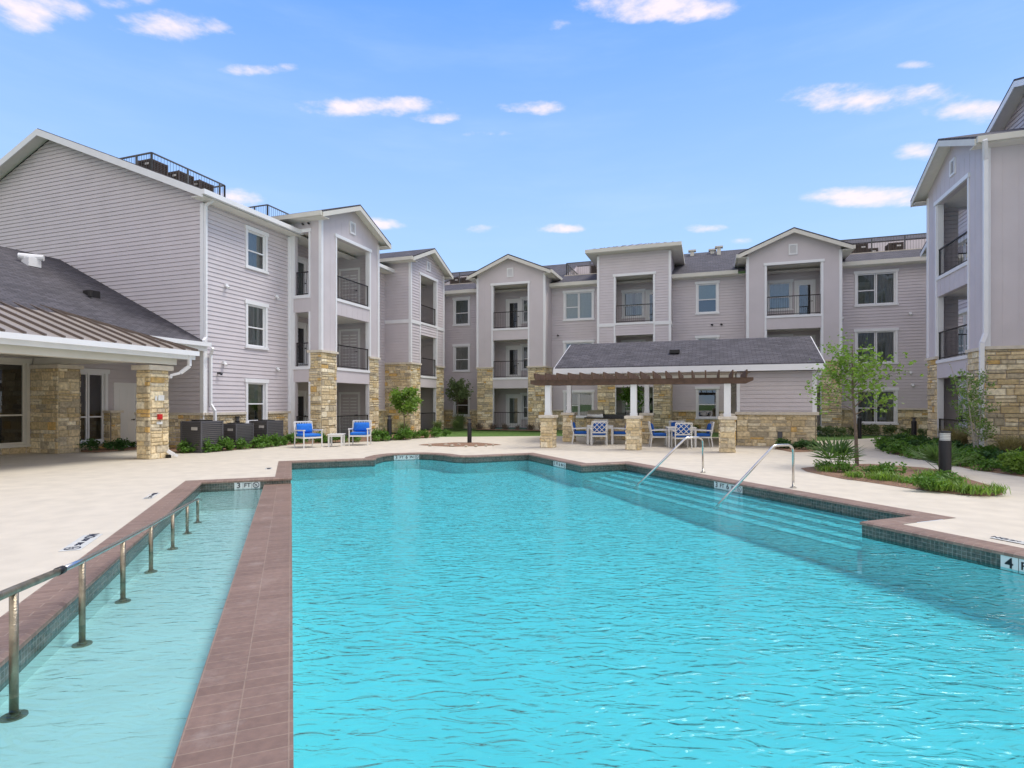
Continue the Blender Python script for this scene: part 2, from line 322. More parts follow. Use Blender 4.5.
# ------------------------------------------------------------------ facades (building frame)
class Fac:
    def __init__(s, k, p): s.k = k; s.p = p
    def P(s, a, z, d=0):
        if s.k == '-v': return Vector((a, s.p-d, z))
        if s.k == '+v': return Vector((a, s.p+d, z))
        if s.k == '+u': return Vector((s.p+d, a, z))
        if s.k == '-u': return Vector((s.p-d, a, z))
    def off(s, d): return Fac(s.k, s.p+(d if s.k[0] == '+' else -d))
def fbox(mb, f, s0, s1, z0, z1, d0, d1, col=None):
    a = f.P(s0, z0, d0); b = f.P(s1, z1, d1)
    mb.box(min(a.x, b.x), max(a.x, b.x), min(a.y, b.y), max(a.y, b.y), z0, z1, col)
def rows(span, z0, z1, ops, pitch=None, extra=()):
    zs = {z0, z1}
    for o in ops:
        for z in (o[2], o[3]):
            if z0 < z < z1: zs.add(z)
    for z in extra:
        if z0 < z < z1: zs.add(z)
    if pitch:
        k = 0
        while z0+k*pitch < z1: zs.add(z0+k*pitch); k += 1
    zs = sorted(zs); out = []
    for a, b in zip(zs, zs[1:]):
        if b-a < 1e-4: continue
        lo = span(a); hi = span(b); zm = (a+b)/2
        iv = [(lo[0], lo[1], hi[0], hi[1])]
        for o in ops:
            if o[2] < zm < o[3]:
                nw = []
                for (p, q, r_, t_) in iv:
                    if o[1] <= p or o[0] >= q: nw.append((p, q, r_, t_)); continue
                    if o[0] > p: nw.append((p, o[0], r_, o[0]))
                    if o[1] < q: nw.append((o[1], q, o[1], t_))
                iv = nw
        for i in iv: out.append((a, b)+i)
    return out
def siding(mb, f, span, z0, z1, ops=(), extra=(), pitch=.158):
    if not callable(span): s_ = span; span = lambda z: s_
    for (a, b, p, q, r_, t_) in rows(span, z0, z1, ops, pitch, extra):
        k0 = ((a-z0) % pitch)/pitch
        if k0 > .999: k0 = 0
        k1 = k0+(b-a)/pitch
        d0 = .028-.02*k0; d1 = .028-.02*k1; full = k1 > .98 and b-a > .06
        bb = b-.011 if full else b
        mb.quad(f.P(p, a, d0), f.P(q, a, d0), f.P(t_, bb, d1), f.P(r_, bb, d1))
        if full: mb.quad(f.P(r_, bb, d1), f.P(t_, bb, d1), f.P(t_, bb, -.012), f.P(r_, bb, -.012)); mb.quad(f.P(r_, bb, -.012), f.P(t_, bb, -.012), f.P(t_, b, -.012), f.P(r_, b, -.012))
        if k0 < .01: mb.quad(f.P(p, a, -.012), f.P(q, a, -.012), f.P(q, a, d0), f.P(p, a, d0))
def panel(mb, f, span, z0, z1, ops=(), extra=()):
    if not callable(span): s_ = span; span = lambda z: s_
    for (a, b, p, q, r_, t_) in rows(span, z0, z1, ops, None, extra):
        mb.quad(f.P(p, a, .012), f.P(q, a, .012), f.P(t_, b, .012), f.P(r_, b, .012))
        s = math.ceil(p/.4)*.4                     # grooves: shallow proud battens
        while s < q:
            if r_ <= s <= t_-.01: mb.add([f.P(s, a, .013), f.P(s+.012, a, .013), f.P(s+.012, b, .013), f.P(s, b, .013), f.P(s, a, .018), f.P(s+.012, a, .018), f.P(s+.012, b, .018), f.P(s, b, .018)], [(4,5,6,7),(0,1,5,4),(3,2,6,7),(0,4,7,3),(1,2,6,5)])
            s += .4
PAL = [(.56,.49,.37)]*6+[(.62,.57,.47)]*5+[(.50,.43,.31)]*4+[(.50,.42,.28)]*2+[(.52,.37,.17)]*1+[(.40,.365,.31)]*2+[(.66,.63,.56)]*3+[(.40,.37,.32)]*2
def stone(mb, f, s0, s1, z0, z1, ops=(), d=.02, pal=PAL, big=1.0):
    mb.quad(f.P(s0, z0, d), f.P(s1, z0, d), f.P(s1, z1, d), f.P(s0, z1, d), (.58, .52, .41)) if not ops else [mb.quad(f.P(p, a, d), f.P(q, a, d), f.P(q, b, d), f.P(p, b, d), (.58,.52,.41)) for (a, b, p, q, _, _) in rows(lambda z: (s0, s1), z0, z1, ops)]
    z = z0
    while z < z1-.03:
        h = random.choice((.09, .12, .15, .19, .22))*big
        if z+h > z1-.05: h = z1-z
        iv = [(s0, s1)]
        for o in ops:
            if o[2] < z+h-.02 and o[3] > z+.02:
                nw = []
                for (p, q) in iv:
                    if o[1] <= p or o[0] >= q: nw.append((p, q)); continue
                    if o[0] > p: nw.append((p, o[0]))
                    if o[1] < q: nw.append((o[1], q))
                iv = nw
        for (p, q) in iv:
            s = p
            while s < q-.02:
                w = random.uniform(.14, .48)*big
                if s+w > q-.10: w = q-s
                parts = [(z, h)]
                if h > .17 and random.random() < .35: parts = [(z, h*.5), (z+h*.5, h*.5)]
                for (zz, hh) in parts:
                    g = .007; e = .014; dd = d+random.uniform(.02, .045)
                    c = random.choice(pal); k = random.uniform(.85, 1.15); c = (min(1, c[0]*k*1.27), min(1, c[1]*k*1.19), min(1, c[2]*k*.98))
                    j = [random.uniform(-.008, .008) for _ in range(8)]
                    A = [f.P(s+g, zz+g, d), f.P(s+w-g, zz+g, d), f.P(s+w-g, zz+hh-g, d), f.P(s+g, zz+hh-g, d),
                         f.P(s+g+e+j[0], zz+g+e+j[1], dd), f.P(s+w-g-e+j[2], zz+g+e+j[3], dd), f.P(s+w-g-e+j[4], zz+hh-g-e+j[5], dd+j[6]), f.P(s+g+e+j[7], zz+hh-g-e, dd)]
                    mb.add(A, [(4,5,6,7),(0,1,5,4),(1,2,6,5),(2,3,7,6),(3,0,4,7)], c)
                s += w
        z += h
# a building under construction: root empty at base, parts in frame coords
class Bld:
    def __init__(s, name, u, v, label, cat, group=None):
        s.o = Vector((u, v, 0)); s.root = empty(name, W(u, v), -TH, label, cat, group)
    def part(s, name, mb, m, **k):
        if not mb.f: return None
        return mb.build(name, m, s.root, s.o, **k)
    def sub(s, name, mb, m, par, **k):
        if not mb.f: return None
        return mb.build(name, m, par, s.o, **k)
def window(B, f, s0, s1, z0, z1, kind='single', cover='curtain', trim='trim', sill=True, deep=.5):
    """opening s0..s1, z0..z1 ; trim board round it, sash, panes, curtain and a dark room"""
    mb = MB(); w = .10
    fbox(mb, f, s0-w, s0, z0, z1, .0, .055); fbox(mb, f, s1, s1+w, z0, z1, .0, .055)
    fbox(mb, f, s0-w-.05, s1+w+.05, z1, z1+.15, 0, .075)
    fbox(mb, f, s0-w-.04, s1+w+.04, z0-.09, z0, 0, .085)
    # reveals
    fbox(mb, f, s0, s0+.012, z0, z1, -.11, 0); fbox(mb, f, s1-.012, s1, z0, z1, -.11, 0)
    fbox(mb, f, s0+.012, s1-.012, z1-.012, z1, -.11, 0); fbox(mb, f, s0+.012, s1-.012, z0, z0+.02, -.11, 0)
    wo_ = B.part('window', mb, trim)
    fr = MB(); gl = MB(); c_ = MB(); rm = MB()
    units = [(s0, s1)] if kind in ('single', 'fixed', 'transom') else [(s0, (s0+s1)/2), ((s0+s1)/2, s1)]
    for i, (a, b) in enumerate(units):
        a += .012; b -= .012; t = .05
        fbox(fr, f, a, a+t, z0+.02, z1-.012, -.09, -.03); fbox(fr, f, b-t, b, z0+.02, z1-.012, -.09, -.03)
        fbox(fr, f, a+t, b-t, z0+.02, z0+.02+t, -.09, -.031); fbox(fr, f, a+t, b-t, z1-.012-t, z1-.012, -.09, -.031)
        if kind == 'single' or (kind == 'double' and i == 0): zm = z0+(z1-z0)*.46
        elif kind in ('transom', 'dtransom'): zm = z0+(z1-z0)*.36
        else: zm = None
        if zm: fbox(fr, f, a+t, b-t, zm-.025, zm+.025, -.085, -.028)
        p = f.P(a+t, z0+.07, -.06); gl.quad(p, f.P(b-t, z0+.07, -.06), f.P(b-t, z1-.06, -.06), f.P(a+t, z1-.06, -.06))
    B.sub('sash', fr, trim, wo_); B.sub('pane', gl, 'glass', wo_)
    if cover == 'curtain':
        n = max(8, int((s1-s0)/.045)); part = random.choice((1.0, 1.0, .8))
        pts = [(s0+(s1-s0)*i/n, -.16-.022*math.sin(i*1.7)-.01*math.sin(i*.7)) for i in range(n+1)]
        for i in range(n):
            if part < 1 and .42 < i/n < .6: continue
            (a, da), (b, db) = pts[i], pts[i+1]
            c_.quad(f.P(a, z0, da), f.P(b, z0, db), f.P(b, z1, db), f.P(a, z1, da))
        B.sub('curtain', c_, 'curtain', wo_)
    elif cover == 'blind':
        zb = z0+(z1-z0)*random.choice((.46, .46, .05))
        z = zb
        while z < z1-.02:
            c_.quad(f.P(s0+.03, z, -.14), f.P(s1-.03, z, -.14), f.P(s1-.03, z+.045, -.115), f.P(s0+.03, z+.045, -.115)); z += .048
        B.sub('blind', c_, 'blind', wo_)
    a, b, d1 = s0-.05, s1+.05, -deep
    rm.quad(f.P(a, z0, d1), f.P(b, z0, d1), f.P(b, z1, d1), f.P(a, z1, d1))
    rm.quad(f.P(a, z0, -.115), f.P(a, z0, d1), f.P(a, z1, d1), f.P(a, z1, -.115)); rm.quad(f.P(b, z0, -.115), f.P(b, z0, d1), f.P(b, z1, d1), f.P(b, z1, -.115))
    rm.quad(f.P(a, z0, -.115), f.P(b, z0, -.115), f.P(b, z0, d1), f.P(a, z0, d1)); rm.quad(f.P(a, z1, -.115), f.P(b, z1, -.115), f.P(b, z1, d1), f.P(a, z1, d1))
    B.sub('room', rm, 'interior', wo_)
    return wo_
def door(B, f, s0, s1, z0, z1, glass=True, name='door'):
    mb = MB(); w = .1
    fbox(mb, f, s0-w, s0, z0, z1+w, 0, .05); fbox(mb, f, s1, s1+w, z0, z1+w, 0, .05); fbox(mb, f, s0, s1, z1, z1+w, 0, .048)
    if glass:
        g = .15; zb = z0+.28; zt = z1-.17
        fbox(mb, f, s0, s0+g, z0, z1, -.03, .012); fbox(mb, f, s1-g, s1, z0, z1, -.03, .012)
        fbox(mb, f, s0+g, s1-g, z0, zb, -.03, .011); fbox(mb, f, s0+g, s1-g, zt, z1, -.03, .011)
    else:
        fbox(mb, f, s0, s1, z0, z1, -.03, .006)
        for (za, zb_) in ((z0+.2, z0+.9), (z0+1.05, z1-.15)):
            for (sa, sb) in ((s0+.12, (s0+s1)/2-.05), ((s0+s1)/2+.05, s1-.12)):
                fbox(mb, f, sa, sb, za, zb_, .006, .014)
    d_ = B.part(name, mb, 'door')
    if glass:
        gl = MB(); gl.quad(f.P(s0+g, zb, -.005), f.P(s1-g, zb, -.005), f.P(s1-g, zt, -.005), f.P(s0+g, zt, -.005)); B.sub('door_glass', gl, 'glass', d_)
        bk = MB(); bk.quad(f.P(s0+g, zb, -.028), f.P(s1-g, zb, -.028), f.P(s1-g, zt, -.028), f.P(s0+g, zt, -.028)); B.sub('door_shade', bk, random.choice(('curtain', 'interior', 'interior')), d_)
    h = MB(); a = f.P(s1-.07, z0+1.0, .02); b = f.P(s1-.07, z0+1.0, .07); h.tube([a, b], .025, 8); c = f.P(s1-.19, z0+1.0, .07); h.tube([b, c], .012, 6)
    B.sub('door_handle', h, 'bronze', d_)
def railing(B, f, s0, s1, z, d, h=1.05, name='railing'):
    mb = MB()
    fbox(mb, f, s0, s1, z+h-.04, z+h, d-.025, d+.025); fbox(mb, f, s0, s1, z+.08, z+.11, d-.015, d+.015)
    n = max(2, round((s1-s0)/.11))
    for i in range(n+1):
        s = s0+.012+(s1-s0-.024)*i/n; w = .018 if i in (0, n) else .0045
        fbox(mb, f, s-w, s+w, z if i in (0, n) else z+.11, z+h-.04, d-w, d+w)
    B.part(name, mb, 'black')
def gable_roof(B, f, s0, s1, ze, dfront, dback, over=.45, slope=.42, m='shingle', vent=True, fasc='cream'):
    """ridge runs along the facade normal; s0,s1 = wall edges, ze = eave height at wall"""
    c = (s0+s1)/2; hw = (s1-s0)/2+over; zl = ze-over*slope+.12; zr = zl+hw*slope
    rf = MB(); t = .07
    for sg in (-1, 1):
        e = c+sg*hw
        A = [f.P(e, zl, dfront), f.P(c, zr, dfront), f.P(c, zr, -dback), f.P(e, zl, -dback)]
        rf.prism([a+Vector((0, 0, .03)) for a in A], (0, 0, t))
    B.part('roof', rf, m)
    fa = MB(); h = .20
    for sg in (-1, 1):
        e = c+sg*hw
        a = f.P(e, zl-h+.03, dfront-.035); b = f.P(c, zr-h+.03, dfront-.035); n = (f.P(0, 0, .035)-f.P(0, 0, 0))
        fa.prism([a, b, b+Vector((0, 0, h)), a+Vector((0, 0, h))], n)
        # eave gutter
        g0 = f.P(e+sg*.00, zl, dfront-.04); g1 = f.P(e+sg*.11, zl, -dback)
        fa.box(min(g0.x, g1.x), max(g0.x, g1.x), min(g0.y, g1.y), max(g0.y, g1.y), zl-.12, zl+.06)
    B.part('fascia', fa, fasc)
    sf = MB()
    for sg in (-1, 1):
        e = c+sg*(hw-.01)
        A = [f.P(e, zl-.03, dfront-.036), f.P(c, zr-.04, dfront-.036), f.P(c, zr-.04, -dback), f.P(e, zl-.03, -dback)]
        sf.prism(A, (0, 0, .02))
        # boxed level soffit at the eave
        w0 = c+sg*(hw-over); a = f.P(e, 0, dfront-.036); b = f.P(w0, 0, -dback); sf.box(min(a.x, b.x), max(a.x, b.x), min(a.y, b.y), max(a.y, b.y), zl-.135, zl-.115)
    B.part('soffit', sf, 'soffit')
    if vent:
        vm = MB(); zc = zr-.95
        fbox(vm, f, c-.21, c-.15, zc-.28, zc+.28, 0, .06); fbox(vm, f, c+.15, c+.21, zc-.28, zc+.28, 0, .06)
        fbox(vm, f, c-.15, c+.15, zc+.21, zc+.28, 0, .06); fbox(vm, f, c-.15, c+.15, zc-.28, zc-.21, 0, .06)
        z = zc-.2
        while z < zc+.2:
            vm.quad(f.P(c-.15, z, .045), f.P(c+.15, z, .045), f.P(c+.15, z+.05, .015), f.P(c-.15, z+.05, .015)); z += .052
        B.part('gable_vent', vm, 'trim')
    return zr
OPEN = [(.05, 2.55), (3.22, 5.55), (6.27, 8.95)]
def bay(B, f, s0, s1, a, b, style, ztop, stz, depth=1.62, roof='gable', side_open=None, belt=False, doors=(), stone_pal=PAL, stoneZ0=0, dback=5.5, slope=.42, prot=None, inner=(), srng=(.28, 1.0)):
    """projecting balcony stack. f = front plane. side_open = 'lo'/'hi' : opening in that side wall"""
    c = (s0+s1)/2; zr = ztop+((s1-s0)/2)*slope+.0
    ops = [(a, b, z0, z1) for z0, z1 in OPEN]
    fn = siding if style == 'siding' else panel
    if roof == 'gable': zk = ztop+.11; span = lambda z: (s0, s1) if z <= zk+1e-6 else (s0+(z-zk)/slope, s1-(z-zk)/slope); zt = zr+.09; ex = (zk,)
    else: span = (s0, s1); zt = ztop; ex = ()
    wl = MB(); fn(wl, f, span, stz, zt, ops, ex); 
    # core behind the skin
    core = MB(); T = .18
    for (p, q) in ((s0, a), (b, s1)): fbox(core, f, p, q, .01, ztop, -T, .0)
    fbox(core, f, a, b, 2.55, 3.22, -T, .0); fbox(core, f, a, b, 5.55, 6.27, -T, .0); fbox(core, f, a, b, 8.95, ztop, -T, .0)
    core.quad(f.P(a, 2.56, .012), f.P(b, 2.56, .012), f.P(b, 3.22, .012), f.P(a, 3.22, .012))
    # side walls
    lo = Fac('-u' if f.k[1] == 'v' else '-v', s0); hi = Fac('+u' if f.k[1] == 'v' else '+v', s1)
    def dpos(d): q = f.P(0, 0, d); return q.y if f.k[1] == 'v' else q.x
    prot = prot or depth
    x0, x1 = sorted((dpos(-prot), dpos(0))); xd0, xd1 = sorted((dpos(-depth), dpos(0)))
    st = MB(); cap = MB(); tr = MB()
    for tagn, sf_, s_in in (('lo', lo, 1), ('hi', hi, -1)):
        sops = []
        if side_open == tagn:
            back, frnt = dpos(-prot), dpos(0); sg = 1 if frnt > back else -1
            y0, y1 = sorted((back+sg*srng[0], back+sg*srng[1])); sops = [(y0, y1, z0, z1) for z0, z1 in OPEN]
            for z0, z1 in OPEN: fbox(tr, sf_, y0-.09, y0, z0, z1, 0, .04); fbox(tr, sf_, y1, y1+.09, z0, z1, 0, .04)
            fbox(tr, sf_, y0-.13, y1+.13, 8.95, 9.10, 0, .06)
            for z in (3.05, 6.1): fbox(tr, sf_, y0-.09, y1+.09, z+.04, z+.17, 0, .06)
            yb0, yb1 = sorted((back, back+sg*.19)); fbox(tr, sf_, yb0, yb1, 0, ztop, 0, .045)
            for z in (0.05, 3.22, 6.27): railing(B, sf_, y0, y1, z-.02, -.09)
        fn(wl, sf_, (x0, x1), stz, ztop, sops)
        for (za, zb_, p, q, _, _) in rows(lambda z: (xd0, xd1), 0.01, ztop, sops): fbox(core, sf_, p, q, za, zb_, -.15, 0)
        st = MB()
        if not (side_open == tagn): stone(st, sf_, x0, x1, stoneZ0, stz, (), 0, stone_pal, 1.15)
        else:
            stone(st, sf_, min(dpos(0), y1 if sg > 0 else y0), max(dpos(0), y1 if sg > 0 else y0), stoneZ0, stz, (), 0, stone_pal, 1.15)
        B.part('stone_wall', st, 'stone'); st = MB()
        # corner board
        cb0, cb1 = sorted((dpos(0), dpos(-.10))); fbox(tr, sf_, cb0, cb1, stz+.08, ztop-.1, 0, .045)
        if side_open != tagn: xx0, xx1 = x0, x1
        else: xx0, xx1 = sorted((dpos(0), y1 if sg > 0 else y0))
        fbox(cap, sf_, xx0-.05, xx1+.05, stz-.01, stz+.09, -.02, .09)
    for (p, q) in ((s0, a), (b, s1)):
        st2 = MB(); stone(st2, f, p, q, stoneZ0, stz, (), 0, stone_pal, 1.15); B.part('stone_pier', st2, 'stone'); fbox(cap, f, p-.07, q+.04 if p == s0 else q+.07, stz-.008, stz+.088, -.02, .092)
        # stone return into the opening
    fbox(tr, f, s0-.042, s0+.09, stz+.08, ztop-.1, .0, .044); fbox(tr, f, s1-.09, s1+.042, stz+.08, ztop-.1, 0, .044)
    for (p, q) in ((a-.09, a), (b, b+.09)): fbox(tr, f, p, q, stz+.09, 8.95, .0, .042)
    fbox(tr, f, a-.14, b+.14, 8.95, 9.09, 0, .07)
    fbox(tr, f, a, b, 3.10, 3.22, 0, .05); fbox(tr, f, a, b, 6.15, 6.27, 0, .05)
    # white-ish lining of the opening sides
    for (p, q) in ((a-.001, a+.03), (b-.03, b+.001)): 
        for z0, z1 in OPEN: fbox(tr, f, p, q, z0, z1, -.19, -.0)
    if belt:
        fbox(tr, f, s0-.05, a, 6.08, 6.27, 0, .052); fbox(tr, f, b, s1+.05, 6.08, 6.27, 0, .052)
        for sf_ in (lo, hi): fbox(tr, sf_, x0, x1, 6.08, 6.27, 0, .052)
    B.part('siding_wall' if style == 'siding' else 'panel_wall', wl, 'siding' if style == 'siding' else 'panel')
    B.part('bay_core', core, 'panel'); B.part('stone_wall', st, 'stone'); B.part('stone_cap', cap, 'limestone'); B.part('trim', tr, 'trim')
    # slabs / ceilings
    sb = MB()
    for z in (2.9, 5.9): fbox(sb, f, s0+.16, s1-.16, z-.25, z+.16, -depth+.03, -T-.001); B.part('balcony_slab', sb, 'soffit'); sb = MB()
    fbox(sb, f, s0+.16, s1-.16, 9.0, 9.1, -depth+.03, -T-.001)
    B.part('balcony_ceiling', sb, 'soffit')
    for z0, z1 in OPEN: railing(B, f, a+.03, b-.03, z0-.02, -.06)
    # inside faces: back wall and the two cheeks
    iw = MB(); bk = f.off(-depth)
    iops = []
    for z0, z1 in OPEN:
        for it in inner:
            if it[0] == 'win': iops.append((it[1], it[2], z0+.62, z0+2.12))
            elif it[0] == 'door': iops.append((it[1], it[2], z0, z0+2.08))
    siding(iw, bk, (s0+.15, s1-.15), 0.02, 9.0, iops)
    il = Fac('+u' if f.k[1] == 'v' else '+v', s0+.16); ih = Fac('-u' if f.k[1] == 'v' else '-v', s1-.16)
    for ff, nm in ((il, 'lo'), (ih, 'hi')):
        sops = []
        if side_open == nm: sops = [(y0, y1, z0, z1) for z0, z1 in OPEN]
        siding(iw, ff, (xd0+.02, xd1-.19) if xd0 == dpos(-depth) else (xd0+.19, xd1-.02), 0.02, 9.0, sops)
    B.part('recess_wall', iw, 'siding')
    for z0, z1 in OPEN:
        for it in inner:
            if it[0] == 'win': window(B, bk, it[1], it[2], z0+.62, z0+2.12, 'single', 'curtain')
            elif it[0] == 'door': door(B, bk, it[1], it[2], z0, z0+2.08)
            elif it[0] == 'closet': door(B, ih, it[1], it[2], z0, z0+2.05, False)
    if roof == 'gable': gable_roof(B, f, s0, s1, ztop, .45, prot+dback, slope=slope)
    return c
def mainwall(B, f, s0, s1, ztop, wins, stone_ranges, z_st=1.15, extra=()):
    ops = [(w[0], w[1], w[2], w[3]) for w in wins]+list(extra)
    wl = MB(); siding(wl, f, (s0, s1), z_st, ztop, ops); B.part('siding_wall', wl, 'siding')
    st = MB(); cp = MB()
    for (p, q) in stone_ranges:
        so_ = [o for o in ops if o[2] < z_st]
        stone(st, f, p, q, -.05, z_st, so_, 0)
        iv = [(p, q)]
        for o in so_:
            nw = []
            for (x, y) in iv:
                if o[1] <= x or o[0] >= y: nw.append((x, y)); continue
                if o[0]-.11 > x: nw.append((x, o[0]-.11))
                if o[1]+.11 < y: nw.append((o[1]+.11, y))
            iv = nw
        for (x, y) in iv: fbox(cp, f, x, y, z_st-.01, z_st+.08, -.01, .09)
    B.part('stone_wall', st, 'stone'); B.part('stone_cap', cp, 'limestone')
    for w in wins: window(B, f, *w[:4], kind=w[4], cover=w[5])
def fixture(B, f, s, z, m='trim', name='wall_light'):
    mb = MB(); fbox(mb, f, s-.06, s+.06, z-.05, z+.06, .02, .11); mb.tube([f.P(s, z-.02, .1), f.P(s, z-.1, .17)], [.035, .06], 8); B.part(name, mb, m)
def camfix(B, f, s, z):
    mb = MB(); mb.tube([f.P(s, z, .02), f.P(s, z, .1)], .035, 8); mb.tube([f.P(s, z, .1), f.P(s+.08, z-.04, .16)], .045, 8); B.part('vent_hood', mb, 'bronze')
def spout(B, pts, name='downspout', r=.045, m='trim'):
    mb = MB()
    for a, b in zip(pts, pts[1:]): mb.beam(a, b, 2*r, 2*r*.8, up=(0, 1, 0.01) if abs((Vector(b)-Vector(a)).normalized().z) > .6 else (0, 0, 1))
    B.part(name, mb, m)
# ================================================================== SETTING
WZ = -.18
POOL = [(-1.75,-6),(-1.75,13.3),(.0,13.3),(.0,16.9),(2.3,16.9),(2.42,17.45),(2.7,17.95),(3.05,18.27),(3.95,18.27),(4.3,17.95),(4.55,17.5),(4.68,17.0),(4.95,16.72),(5.4,16.62),(6.2,16.7),(7.15,16.75),(7.2,13.25),(8.55,13.25),(8.55,5.5),(7.4,5.5),(7.4,-6)]
def offset(poly, d):
    n = len(poly); out = []
    for i in range(n):
        p0, p1, p2 = Vector(poly[i-1]), Vector(poly[i]), Vector(poly[(i+1) % n])
        e1 = (p1-p0).normalized(); e2 = (p2-p1).normalized(); n1 = Vector((-e1.y, e1.x)); n2 = Vector((-e2.y, e2.x))
        b = (n1+n2); b = b/max(.3, b.dot(n1)); out.append(tuple(p1+b*d))
    return out
OUTER = offset(POOL, .33)
def sheet(name, outer, holes, z, m, kind='structure', thick=0):
    bm = bmesh.new(); es = []
    for lp in [outer]+holes:
        vs = [bm.verts.new((p[0], p[1], z)) for p in lp]
        es += [bm.edges.new((vs[i], vs[(i+1) % len(vs)])) for i in range(len(vs))]
    bmesh.ops.triangle_fill(bm, use_beauty=True, use_dissolve=False, edges=es)
    for f in bm.faces:
        f.normal_update()
        if f.normal.z < 0: f.normal_flip()
    me = bpy.data.meshes.new(name); bm.to_mesh(me); bm.free(); me.materials.append(M[m])
    o = bpy.data.objects.new(name, me); COL.objects.link(o)
    if kind: o['kind'] = kind
    return o
pw = lambda L_: [tuple(Pf(q, p).xy) for q, p in L_]
HOLE = pw(OUTER)
HB = pw(offset(POOL, .36))
sheet('ground', [(-400,-400),(400,-400),(400,600),(-400,600)], [HB], -.06, 'grass')
dk = [W(-22.5,-60).xy, W(-22.5,15.6).xy, at(185,447.5).xy, at(240,445.3).xy, at(294,443).xy, at(369,440.7).xy, at(411,438.2).xy, at(432,437).xy, at(543,436).xy, at(700,436.5).xy, at(817,441).xy, at(850,439.6).xy, at(880,437.7).xy,
      W(9,31.2).xy, W(14,30).xy, W(22,16).xy, W(22,-60).xy]
dko = sheet('pool_deck', [tuple(p) for p in dk], [HOLE], 0, 'deck')
# deck edge skirt
# coping ring
mb = MB(); n = len(POOL); IN_ = offset(POOL, -.02); O2 = OUTER
prof = [(0, .004, 'o'), (.006, .006, 'i')]
L0 = offset(POOL, .015)
for i in range(n):
    j = (i+1) % n
    a, b = O2[i], O2[j]; c, d = L0[j], L0[i]; e, f_ = IN_[j], IN_[i]; 
    P3 = lambda q, z: Pf(q[0], q[1], z)
    mb.quad(P3(a, .004), P3(b, .004), P3(c, .006), P3(d, .006))
    mb.quad(P3(d, .006), P3(c, .006), P3(e, -.012), P3(f_, -.012))
    mb.quad(P3(f_, -.012), P3(e, -.012), P3(e, -.045), P3(f_, -.045))
    mb.quad(P3(f_, -.045), P3(e, -.045), P3(POOL[j], -.05), P3(POOL[i], -.05))
tag(mb.build('pool_coping', 'coping'), kind='structure')
# coping UV: rebuild along each edge so the bricks run with the edge
me = bpy.data.objects['pool_coping'].data; uvl = me.uv_layers['UVMap']
run = 0
for i in range(n):
    a = Vector(POOL[i]); b = Vector(POOL[(i+1) % n]); dd = (b-a); ln = dd.length; dd.normalize(); nn = Vector((-dd.y, dd.x))
    for k in range(4):
        p = me.polygons[i*4+k]
        for li in p.loop_indices:
            w = me.vertices[me.loops[li].vertex_index].co; q = Vector((w.x*QX+w.y*QY, w.x*PX+w.y*PY)); r_ = q-a
            vv = r_.dot(nn)+(w.z if k else 0)
            uvl.data[li].uv = (vv*.0+ (vv+.03)*.80+.02, run+r_.dot(dd))
    run += ln
# basin walls : tile band + plaster
tb = MB(); pl = MB()
for i in range(n-1):
    a, b = POOL[i], POOL[i+1]
    tb.quad(Pf(*a, -.045), Pf(*b, -.045), Pf(*b, -.22), Pf(*a, -.22)); pl.quad(Pf(*a, -.22), Pf(*b, -.22), Pf(*b, -2.2), Pf(*a, -2.2))
a, b = POOL[-1], POOL[0]; pl.quad(Pf(*a, -.05), Pf(*b, -.05), Pf(*b, -2.2), Pf(*a, -2.2))
tag(tb.build('waterline_tile', 'mosaic'), kind='structure')
def cz(p): return -.25-.035*(p-2.8)
pl.quad(Pf(-1.75,-6,-.25), Pf(-.53,-6,-.25), Pf(-.53,2.8,-.25), Pf(-1.75,2.8,-.25)); pl.quad(Pf(-1.75,2.8,-.25), Pf(-.53,2.8,-.25), Pf(-.53,13.3,cz(13.3)), Pf(-1.75,13.3,cz(13.3)))
pl.quad(Pf(0,-6,-.98), Pf(7.4,-6,-.98), Pf(7.4,5.5,-.74), Pf(0,5.5,-.74)); pl.quad(Pf(0,5.5,-.74), Pf(7.4,5.5,-.74), Pf(7.4,18.4,-.5), Pf(0,18.4,-.5))
tag(pl.build('pool_basin', 'plaster'), kind='structure')
stp = MB(); stt = MB()
for i in range(4):      # long steps along the alcove
    q0 = 8.55-.31*(i+1); z = WZ-.06-.055*i
    p0, p1 = 5.5, 13.25
    x1_ = 8.55-.31*i if i else 8.55
    if x1_ > 7.4 and q0 < 7.4: pass
    stp.quad(Pf(q0, p0, z), Pf(x1_, p0, z), Pf(x1_, p1, z), Pf(q0, p1, z)); stp.quad(Pf(q0, p0, z), Pf(q0, p1, z), Pf(q0, p1, z-.3), Pf(q0, p0, z-.3))
    stt.quad(Pf(q0+.0, p0, z+.004), Pf(q0+.02, p0, z+.004), Pf(q0+.02, p1, z+.004), Pf(q0, p1, z+.004)); stt.quad(Pf(q0-.003, p0, z+.003), Pf(q0-.003, p1, z+.003), Pf(q0-.003, p1, z-.008), Pf(q0-.003, p0, z-.008))
tag(stp.build('pool_steps', 'plaster'), kind='structure'); tag(stt.build('step_nosing_tile', 'nosing'), kind='structure')
dvb = MB()
A = [Pf(-.53,-6,-.12), Pf(.0,-6,-.12), Pf(.0,13.29,-.12), Pf(-.53,13.29,-.12)]
dvb.prism([a+Vector((0, 0, -2)) for a in A], (0, 0, 2))
dvo = tag(dvb.build('pool_divider', 'dividerbrick', bevel=.012), kind='structure')
me = dvo.data; uvl = me.uv_layers['UVMap']
for p in me.polygons:
    for li in p.loop_indices:
        w = me.vertices[me.loops[li].vertex_index].co; q = (w.x*QX+w.y*QY, w.x*PX+w.y*PY)
        uvl.data[li].uv = (q[0]+.535+(w.z+.12 if abs(p.normal.z) < .5 else 0), q[1])
dp = MB()
